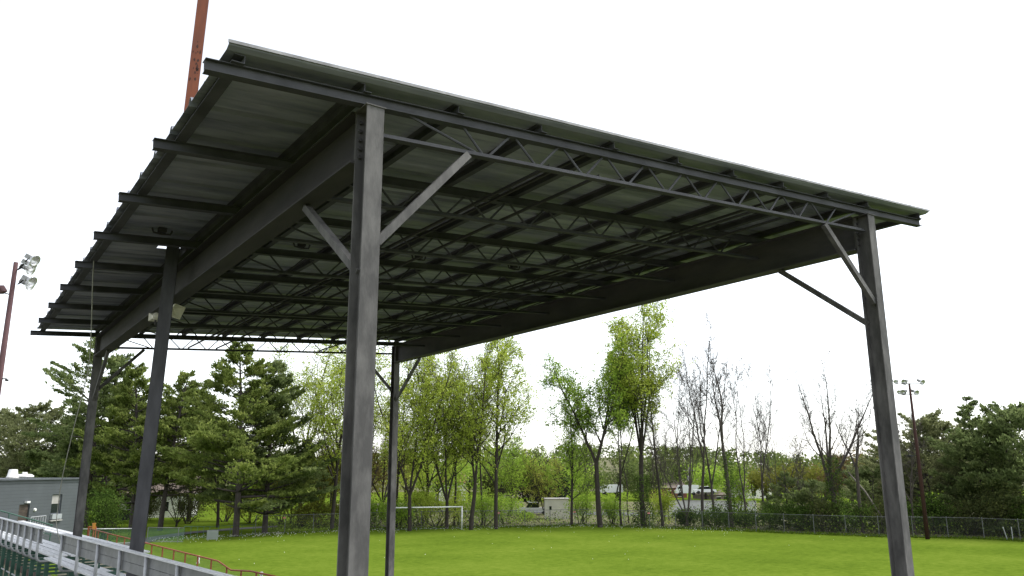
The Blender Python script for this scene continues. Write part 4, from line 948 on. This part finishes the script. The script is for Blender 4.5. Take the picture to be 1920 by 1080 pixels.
SB += [(352, 100, 925, 70, 'leaf_dull', 'dull bush right of the white house corner'), (420, 103, 915, 90, 'leaf_olive', 'olive bush between the dark forked trunk and the big pine'), (470, 100, 925, 80, 'leaf_olive', 'yellow green bush left of the dark pine trunk'), (528, 98, 915, 80, 'leaf_olive', 'yellow green bush right of the dark pine trunk'), (270, 106, 935, 60, 'leaf_dull', 'dull bush in front of the white house wall'), (598, 92, 935, 70, 'leaf_olive', 'olive bush beside the tall dark trunk'), (862, 94, 915, 70, 'leaf_lime', 'lime bush between the goal and the Y forked tree'), (950, 96, 930, 70, 'leaf_mid', 'green bush right of the straight trunked tree'), (790, 93, 910, 70, 'leaf_lime', 'tall lime bush over the middle of the goal')]
for i, (px, d, yt, wpx, lf, lb) in enumerate(SB): shrub(px, d, yt, wpx, lb, 250 + i, lf, 2400, .2, group='bushes behind the fence')
shrub(188, 70, 918, 92, 'round dark green bush by the end of the grey building', 171, 'ivy', 5200, .17, stems=12)

# ------------------------------------------------------------------ houses, vehicles, poles beyond the trees
def house(px, depth, wpx, ybase, yeave, yridge, label, wallm, roofm, rz=0., windows=3, dep=8., hip=False, zb=None):
    c = U(px, ybase, depth); Wd = wpx / FPX * depth; ze = U(px, yeave, depth)[2]; zri = U(px, yridge, depth)[2]; z0 = c[2] if zb is None else zb
    e = empty('house', (c[0], c[1], z0), label, 'house')
    ax = np.array([RT[0], RT[1], 0]); ax /= np.linalg.norm(ax); ca, sa = math.cos(rz), math.sin(rz); ax = np.array([ax[0] * ca - ax[1] * sa, ax[0] * sa + ax[1] * ca, 0]); ay = np.array([-ax[1], ax[0], 0]); az = np.array([0, 0, 1.])
    c0 = np.array([c[0], c[1], 0.]) + ay * dep / 2
    mb = MB(); mb.box(c0 + az * (z0 + ze) / 2, (Wd, dep, ze - z0), axes=(ax, ay, az)); wl = mb.build('wall', M[wallm], e)
    ov = .35; mb = MB(); hx, hy = Wd / 2 + ov, dep / 2 + ov
    k = hx * .5 if hip else 0
    B = [c0 + ax * sx * hx + ay * sy * hy + az * (ze + .003) for sx, sy in ((-1, -1), (1, -1), (1, 1), (-1, 1))]; R0 = c0 - ax * (hx - k) + az * zri; R1 = c0 + ax * (hx - k) + az * zri
    mb.add(B + [R0, R1], [(0, 1, 5, 4), (2, 3, 4, 5), (1, 2, 5), (3, 0, 4), (3, 2, 1, 0)]); mb.build('roof', M[roofm], e)
    for i in range(windows):
        t = (i + .5) / windows - .5; wh = min(1.3, (ze - z0) * .4); q = c0 - ay * (dep / 2 + .02) + ax * Wd * t * .9 + az * (z0 + (ze - z0) * .58)
        mb = MB(); mb.box(q, (1.0, .05, wh), axes=(ax, ay, az)); wn = mb.build('window', M['glass'], e)
        mb = MB(); mb.box(q + az * (wh / 2 + .05) - ay * .02, (1.2, .08, .1), axes=(ax, ay, az)); mb.box(q - az * (wh / 2 + .05) - ay * .02, (1.2, .1, .1), axes=(ax, ay, az)); mb.build('frame', M['white'], wn)
    return e
house(290, 112, 130, 985, 925, 890, 'white house behind the pines left of the field', 'white', 'shingle', .3, 4, 9)
house(212, 122, 40, 975, 950, 938, 'small orange brick house behind the dark green bush', 'brick', 'shingle_red', .1, 1, 6)
house(850, 170, 46, 955, 905, 888, 'red roofed house behind the goal trees', 'cream', 'shingle_red', .25, 2, 8)
house(970, 190, 60, 962, 935, 918, 'cream house with a white porch behind the pale shed', 'cream', 'shingle', .0, 3, 8)
house(1355, 175, 36, 945, 928, 919, 'small gabled house right of the bare stems', 'shingle', 'shingle', .4, 2, 8, True)
house(1425, 180, 50, 940, 914, 898, 'grey brown house behind the thin upright bare trees', 'cream', 'shingle', .2, 2, 8)
house(1255, 185, 70, 940, 915, 902, 'red brick house behind the bare fanning stems', 'brick', 'shingle', .15, 3, 9)
# long white wall
a, b = U(1256, 975, 112), U(1420, 978, 108); a[2] = b[2] = .0
mb = MB(); mb.bar(a + (0, 0, 1.0), b + (0, 0, 1.0), .25, 2.2); o = mb.build('boundary_wall', M['white'], None, origin=(a + b) / 2)
wl_e = empty('white_wall', (a + b) / 2, 'long low white wall behind the bare trees', 'wall'); o.parent = wl_e; o.location = (0, 0, 0); o.name = 'panel'
mb = MB(); mb.bar(a + (0, 0, 2.14), b + (0, 0, 2.14), .4, .08); mb.build('cap', M['concrete'], wl_e)
# pale shed
c = U(1044, 985, 106); c[2] = 0; e = empty('shed', c, 'pale boxy shed standing behind the fence', 'shed'); ax = nrm(np.array([RT[0], RT[1], 0])); ay = np.array([-ax[1], ax[0], 0])
mb = MB(); mb.box(c + (0, 0, 1.3), (3.1, 3.6, 2.6), axes=(ax, ay, (0, 0, 1))); mb.build('wall', M['cream'], e)
mb = MB(); mb.box(c + (0, 0, 2.65), (3.3, 3.8, .1), axes=(ax, ay, (0, 0, 1))); mb.build('roof', M['concrete'], e)
mb = MB(); mb.box(c - ay * 1.82 - ax * .9 + (0, 0, 1.5), (.3, .05, .45), axes=(ax, ay, (0, 0, 1))); mb.build('vent', M['glass'], e)
# vehicles
def car(px, depth, label, paint, kind='car', rz=0., zb=0.):
    c = U(px, 975, depth); c[2] = zb; e = empty('parked_car' if kind == 'car' else kind, c, label, 'car' if kind == 'car' else kind.split('_')[-1])
    ax = nrm(np.array([RT[0], RT[1], 0])); ca, sa = math.cos(rz), math.sin(rz); ax = np.array([ax[0] * ca - ax[1] * sa, ax[0] * sa + ax[1] * ca, 0]); ay = np.array([-ax[1], ax[0], 0]); az = np.array([0, 0, 1.])
    if kind == 'car':
        low = [(-2.2, .35), (-2.25, .7), (-2.1, .85), (-1.2, .95), (1.3, .95), (2.1, .85), (2.2, .6), (2.15, .35)]; cab = [(-1.45, .95), (-.85, 1.42), (.65, 1.45), (1.35, .95)]
    elif kind == 'pickup_truck':
        low = [(-2.6, .45), (-2.65, .8), (-2.5, 1.0), (-1.2, 1.05), (2.6, 1.05), (2.65, .5)]; cab = [(-1.25, 1.05), (-.75, 1.75), (.5, 1.78), (.65, 1.05)]
    else:
        low = [(-2.5, .4), (-2.6, .9), (-2.2, 1.15), (-1.7, 2.1), (2.6, 2.15), (2.65, .45)]; cab = [(-1.95, 1.35), (-1.72, 1.85), (-1.0, 1.87), (-1.0, 1.35)]
    def ext(prof, w_, m, nm):
        mb = MB(); n = len(prof); v = [c + ax * q[0] + az * q[1] + ay * sy * w_ for sy in (-1, 1) for q in prof]
        mb.add(v, [tuple(range(n)), tuple(range(2 * n - 1, n - 1, -1))] + [((i + 1) % n, i, n + i, n + (i + 1) % n) for i in range(n)]); return mb.build(nm, M[m], e)
    ext(low, .88, paint, 'body'); cb = ext(cab, .78 if kind != 'delivery_van' else .885, 'glass', 'window')
    if kind != 'delivery_van':
        top = sorted(cab, key=lambda q: -q[1])[:2]; xa, xb = min(top[0][0], top[1][0]), max(top[0][0], top[1][0])
        mb = MB(); mb.box(c + ax * (xa + xb) / 2 + az * (top[0][1] + .01), (xb - xa + .1, 1.56, .06), axes=(ax, ay, az)); mb.build('roof', M[paint], e)
    for sx in (-1.4, 1.45):
        for sy in (-1, 1):
            mb = MB(); mb.lathe(c + ax * sx + ay * sy * .8 + az * .33, ay * sy, [(0, -.1), (.33, -.1), (.33, .1), (.2, .11), (.18, .08), (0, .08)], 14); mb.build('wheel', M['rubber'], e)
    return e
car(238, 92, 'dark car parked beside the white house', 'car_dark', rz=.3, zb=.6)
car(1002, 116, 'white pickup truck left of the pale shed', 'car_white', 'pickup_truck')
car(1146, 172, 'white van between the stout trunk and the tallest tree', 'car_white', 'delivery_van', .2, 1.2)
car(1290, 172, 'white van behind the bare fanning stems', 'car_white', 'delivery_van', -.1, 1.0)
car(1325, 160, 'white car right of the bare fanning stems', 'car_white', 'car', -.1, 1.6)
# utility pole with wires
def upole(px, depth, ytop, label):
    b = U(px, 960, depth); b[2] = 0; t = U(px, ytop, depth)[2]; e = empty('utility_pole', b, label, 'utility pole')
    mb = MB(); mb.tube([b, (b[0], b[1], t * .5), (b[0], b[1], t)], [.16, .14, .11], 8); mb.build('shaft', M['utility'], e, True)
    mb = MB(); mb.bar(np.array([b[0], b[1], t - .6]) - hd * 1.1, np.array([b[0], b[1], t - .6]) + hd * 1.1, .1, .12); mb.build('cross_arm', M['utility'], e)
    mb = MB(); mb.lathe((b[0] - hd[0] * .3, b[1] - hd[1] * .3, t - 2.2), (0, 0, 1), [(0, -.5), (.22, -.45), (.22, .45), (0, .5)], 10); mb.build('transformer', M['galv'], e)
    return np.array([b[0], b[1], t])
t1 = upole(1034, 135, 878, 'pale utility pole beside the yellow green tree'); t2 = upole(1296, 160, 876, 'pale utility pole behind the tallest bare tree')
for k, (px, py, dd, dz) in enumerate(((940, 905, 120, -.5), (945, 930, 122, -3.0), (950, 938, 122, -4.2))):
    a = t1 + (0, 0, dz); b = U(px, py, dd); mid = (a + b) / 2 - (0, 0, .8 + .3 * k)
    pts = [a * (1 - t) ** 2 + 2 * mid * t * (1 - t) + b * t * t for t in np.linspace(0, 1, 14)]
    mb = MB(); mb.tube(pts, .025, 4); o = mb.build('power_line', M['galv'], None, origin=a); tag(o, ['topmost cable running left from the pale utility pole', 'middle cable running left from the pale utility pole', 'lowest cable running left from the pale utility pole'][k], 'cable')
# dark covered heap by the goal, leaning log, stakes
c = U(757, 990, 92); c[2] = 0; e = shrub(0, 0, 0, 0, 'dark evergreen bush behind the left half of the goal', 181, 'needle_dark', 2600, .2, pos=c, height=2.2, width=1.3, group='bushes behind the fence')
a, b = U(1590, 885, 84), U(1656, 965, 79); mb = MB(); mb.tube([b - (0, 0, .5), (a + b) / 2 + (0, 0, .15), a], [.1, .09, .06], 8); o = mb.build('fallen_log', M['log'], None, True, origin=b); tag(o, 'pale dead trunk leaning left of the right column', 'log')
for k, (px, lean_) in enumerate(((1886, -.25), (1896, .02))):
    b = spot(px, 71.5); mb = MB(); mb.rod(b, b + np.array([RT[0] * lean_, RT[1] * lean_, 1.15]), .045, 6); mb.lathe(b + np.array([RT[0] * lean_, RT[1] * lean_, 1.15]), (0, 0, 1), [(.045, 0), (.02, .05), (0, .06)], 6)
    tag(mb.build('stake', M['galv'], None, origin=b), ['tilted pale stake at the right field edge', 'upright pale stake at the right field edge'][k], 'stake')

# road beyond the fence
def band(name, pts, z, m):
    mb = MB(); n = len(pts) // 2; mb.add([(p[0], p[1], z + float(ground_z(p[0], p[1]))) for p in pts], [(i, i + 1, n + i + 1, n + i) for i in range(n - 1)]); tag(mb.build(name, m), kind='structure')
l0 = [U(p, 985, d)[:2] for p, d in ((700, 126), (900, 122), (1000, 119), (1150, 112), (1300, 107), (1500, 100), (1800, 95))]; l1 = [U(p, 985, d)[:2] for p, d in ((700, 134), (900, 130), (1000, 127), (1150, 121), (1300, 117), (1500, 112), (1800, 106))]
band('road', l0 + l1, .09, M['asphalt'])
l0 = [U(p, 990, d)[:2] for p, d in ((255, 68), (300, 76), (360, 83), (440, 88), (520, 92))]; l1 = [U(p, 990, d)[:2] for p, d in ((225, 70.5), (280, 78.5), (348, 85), (434, 90.5), (520, 94.5))]
band('path', l0 + l1, .06, M['asphalt'])

# ------------------------------------------------------------------ mid distance trees and the far wooded hill
rng = np.random.default_rng(77)
MT = [(940, 150, 872, 'leaf_dull', 'round dull tree behind the cream house'), (985, 165, 868, 'leaf_red', 'dark red leaved tree left of the utility pole'), (1010, 170, 850, 'leaf_far', 'mid green tree right of the cream house'), (1060, 150, 858, 'leaf_mid', 'bright mid distance tree right of the utility pole'), (1100, 170, 862, 'leaf_far', 'mid distance tree behind the stout trunk'), (1160, 175, 870, 'leaf_far', 'mid distance tree behind the slim double stem'), (1215, 170, 872, 'leaf_far', 'mid distance tree behind the tallest trunk'), (1270, 190, 866, 'leaf_far', 'mid distance tree above the red brick house'), (1325, 175, 872, 'leaf_mid', 'green mid distance tree left of the small gabled house'), (1385, 190, 878, 'leaf_far', 'mid distance tree above the small gabled house'), (1440, 165, 880, 'leaf_olive', 'olive mid distance tree behind the bare saplings'), (1490, 160, 872, 'leaf_olive', 'olive mid distance tree above the small dark evergreen'), (1550, 150, 868, 'leaf_olive', 'yellowish mid distance tree left of the twisted tree'), (1600, 140, 850, 'leaf_russet', 'russet topped tree behind the twisted tree'), (1660, 140, 870, 'leaf_dull', 'dull mid distance tree behind the right column'),
      (880, 160, 860, 'leaf_mid', 'green mid distance tree behind the Y forked tree'), (820, 150, 850, 'leaf_mid', 'green mid distance tree behind the goal crossbar'), (760, 150, 840, 'leaf_lime', 'lime mid distance tree right of the far column'), (690, 140, 850, 'leaf_olive', 'olive mid distance tree between the front and far columns'), (620, 150, 860, 'leaf_olive', 'olive mid distance tree left of the front column'), (540, 140, 865, 'leaf_dull', 'dull mid distance tree behind the dark pine'), (460, 140, 870, 'leaf_mid', 'green mid distance tree behind the big bushy pine'), (370, 140, 880, 'leaf_dull', 'dull mid distance tree right of the white house'), (1008, 124, 872, 'black_needle', 'very dark tree left of the utility pole')]
for i, (px, d, yt, lf, lb) in enumerate(MT):
    b = U(px, 960, d); b[2] = 0; H = EYE[2] + ((b[:2] - EYE[:2]) @ (np.array([FW[0], FW[1]]) / np.hypot(FW[0], FW[1]))) * math.tan(math.radians(13.026) + math.atan((540 - yt) / FPX))
    e = empty('distant_tree', b, lb, 'tree', 'trees between the fence and the hill'); Rr = H * .55; br = [(np.array([b, b + (0, 0, H * .4), b + (.2, 0, H * .75)]), np.array([.3, .22, .1]), 1)]
    tips = []
    for k in range(11):
        az = rng.uniform(0, 6.28); rr = Rr * rng.uniform(.25, .95); tp_ = b + np.array([math.cos(az) * rr, math.sin(az) * rr, H * rng.uniform(.35, .92) * (1 - .25 * (rr / Rr) ** 2)]); s0 = b + (0, 0, H * rng.uniform(.2, .45)); br.append((np.array([s0, (s0 + tp_) / 2 + (0, 0, .4), tp_]), np.array([.12, .07, .03]), 2)); tips.append(tp_)
    branch_mesh('trunk', br, M['bark'], e, b); n = 2600; T_ = np.array(tips)[rng.integers(0, len(tips), n)]
    c = T_ + rng.normal(0, 1, (n, 3)) * np.array([Rr * .26, Rr * .26, H * .12]); c = c[c[:, 2] > .3]; v, f = leaf_soup(c, rng.uniform(.3, .6, len(c)), rng); soup('crown', v, f, M[lf], e, b)
# hill
hp = []; px_ = np.linspace(-300, 2300, 60); ds = [230, 300, 380, 480, 600, 900]; hz_ = [.0, 4, 9, 14, 17, 12]
prof_px = lambda p: .55 + .45 * math.exp(-((p - 1050) / 260) ** 2) + .1 * math.sin(p * .011)
HV = [[(*U(p, 900, d)[:2], h * prof_px(p)) for p in px_] for d, h in zip(ds, hz_)]
HV = np.array(HV).reshape(-1, 3); HV[:len(px_), 2] = -1; n = len(px_)
hf = [(r * n + i, r * n + i + 1, (r + 1) * n + i + 1, (r + 1) * n + i) for r in range(len(ds) - 1) for i in range(n - 1)]
tag(soup('hill', HV, np.array(hf), M['litter'], None, (0, 0, 0), True), kind='structure')
cs = []; sz = []
for k in range(620):
    p = rng.uniform(-250, 2250); r = rng.uniform(0, 4.2); i = int(r); t = r - i; d = ds[i] * (1 - t) + ds[i + 1] * t; h = (hz_[i] * (1 - t) + hz_[i + 1] * t) * prof_px(p); c = np.array([*U(p, 900, d)[:2], h])
    Ht = rng.uniform(7, 12); n = 110; a = rng.normal(0, 1, (n, 3)); a /= np.linalg.norm(a, axis=1)[:, None]; a *= rng.uniform(.5, 1.05, n)[:, None] * np.array([Ht * .42, Ht * .42, Ht * .45]); cs.append(c + (0, 0, Ht * .5) + a); sz.append(np.full(n, Ht * .16))
cs = np.concatenate(cs); sz = np.concatenate(sz) * rng.uniform(.6, 1.2, len(cs)); v, f = leaf_soup(cs, sz, rng)
tag(soup('far_wood', v, f, M['leaf_far'], None, (0, 0, 0)), 'hazy green wood covering the far hill', 'wood', kind='stuff')

# undergrowth behind the fence, weeds along the fence foot, dandelion heads, grass tufts
fl = fence_pts(.05); fl = fl[len(fl) // 30:]; tt = np.gradient(fl, axis=0); tt /= np.linalg.norm(tt, axis=1)[:, None]; nn = np.stack([-tt[:, 1], tt[:, 0]], 1)
ctr = np.array([40., 40.]); sgn = np.sign(((fl - ctr) * nn).sum(1)); nn = nn * sgn[:, None]          # pointing away from the field
def along(n, d0, d1, zmax, power=2.):
    i = rng.integers(0, len(fl), n); d = rng.uniform(d0, d1, n); q = fl[i] + nn[i] * d[:, None]; return np.stack([q[:, 0], q[:, 1], ground_z(q[:, 0], q[:, 1]) + rng.uniform(0, 1, n) ** power * zmax * (.45 + .55 * np.abs(np.sin(i * .011) * np.sin(i * .0037 + 1)))], 1)
shed_c = U(1044, 985, 106)[:2]
def clear_shed(c): return c[(np.hypot(c[:, 0] - shed_c[0], c[:, 1] - shed_c[1]) > 9.5) | (c[:, 2] < .5)]
c = clear_shed(along(12000, 1.0, 15, 3.0, 1.7)); v, f = leaf_soup(c, rng.uniform(.12, .26, len(c)), rng); tag(soup('undergrowth', v, f, M['leaf_dull'], None, (0, 0, 0)), 'low dull undergrowth behind the chain link fence', 'undergrowth', kind='stuff')
c = clear_shed(along(9000, 1.0, 14, 3.0, 1.5)); v, f = leaf_soup(c, rng.uniform(.12, .24, len(c)), rng); tag(soup('undergrowth', v, f, M['leaf_mid'], None, (0, 0, 0)), 'fresh green undergrowth among the trunks', 'undergrowth', kind='stuff')
c = along(9000, -.9, .7, .3, 1.5); v, f = leaf_soup(c, rng.uniform(.1, .2, len(c)), rng, 1.6, np.tile(np.array([0, 0, 1.]), (len(c), 1))); tag(soup('weeds', v, f, M['grassblade'], None, (0, 0, 0)), 'ragged weeds along the fence foot', 'weeds', kind='stuff')
# dandelions: dense at the left far edge, few on the field
i = rng.integers(0, int(len(fl) * .62), 600); d = -np.abs(rng.normal(0, 2.2, 600)) - .3; q = fl[i] + nn[i] * d[:, None]
q2 = np.stack([rng.uniform(14, 70, 70), rng.uniform(34, 74, 70)], 1); q3 = np.stack([rng.uniform(13, 26, 330), 76 - np.abs(rng.normal(0, 2.8, 330))], 1)
q = np.concatenate([q, q2, q3]); mv = []; 
c = np.stack([q[:, 0], q[:, 1], ground_z(q[:, 0], q[:, 1]) + rng.uniform(.1, .24, len(q))], 1)
r = rng.uniform(.02, .036, len(c))[:, None]; octv = np.array([(1, 0, 0), (0, 1, 0), (-1, 0, 0), (0, -1, 0), (0, 0, 1), (0, 0, -1)])
v = (c[:, None, :] + octv[None] * r[:, :, None]).reshape(-1, 3); of = np.array([(0, 1, 4), (1, 2, 4), (2, 3, 4), (3, 0, 4), (1, 0, 5), (2, 1, 5), (3, 2, 5), (0, 3, 5)]); f = (np.arange(len(c))[:, None, None] * 6 + of[None]).reshape(-1, 3)
tag(soup('dandelions', v, f, M['flower'], None, (0, 0, 0)), 'white dandelion heads scattered over the grass', 'dandelions', kind='stuff')
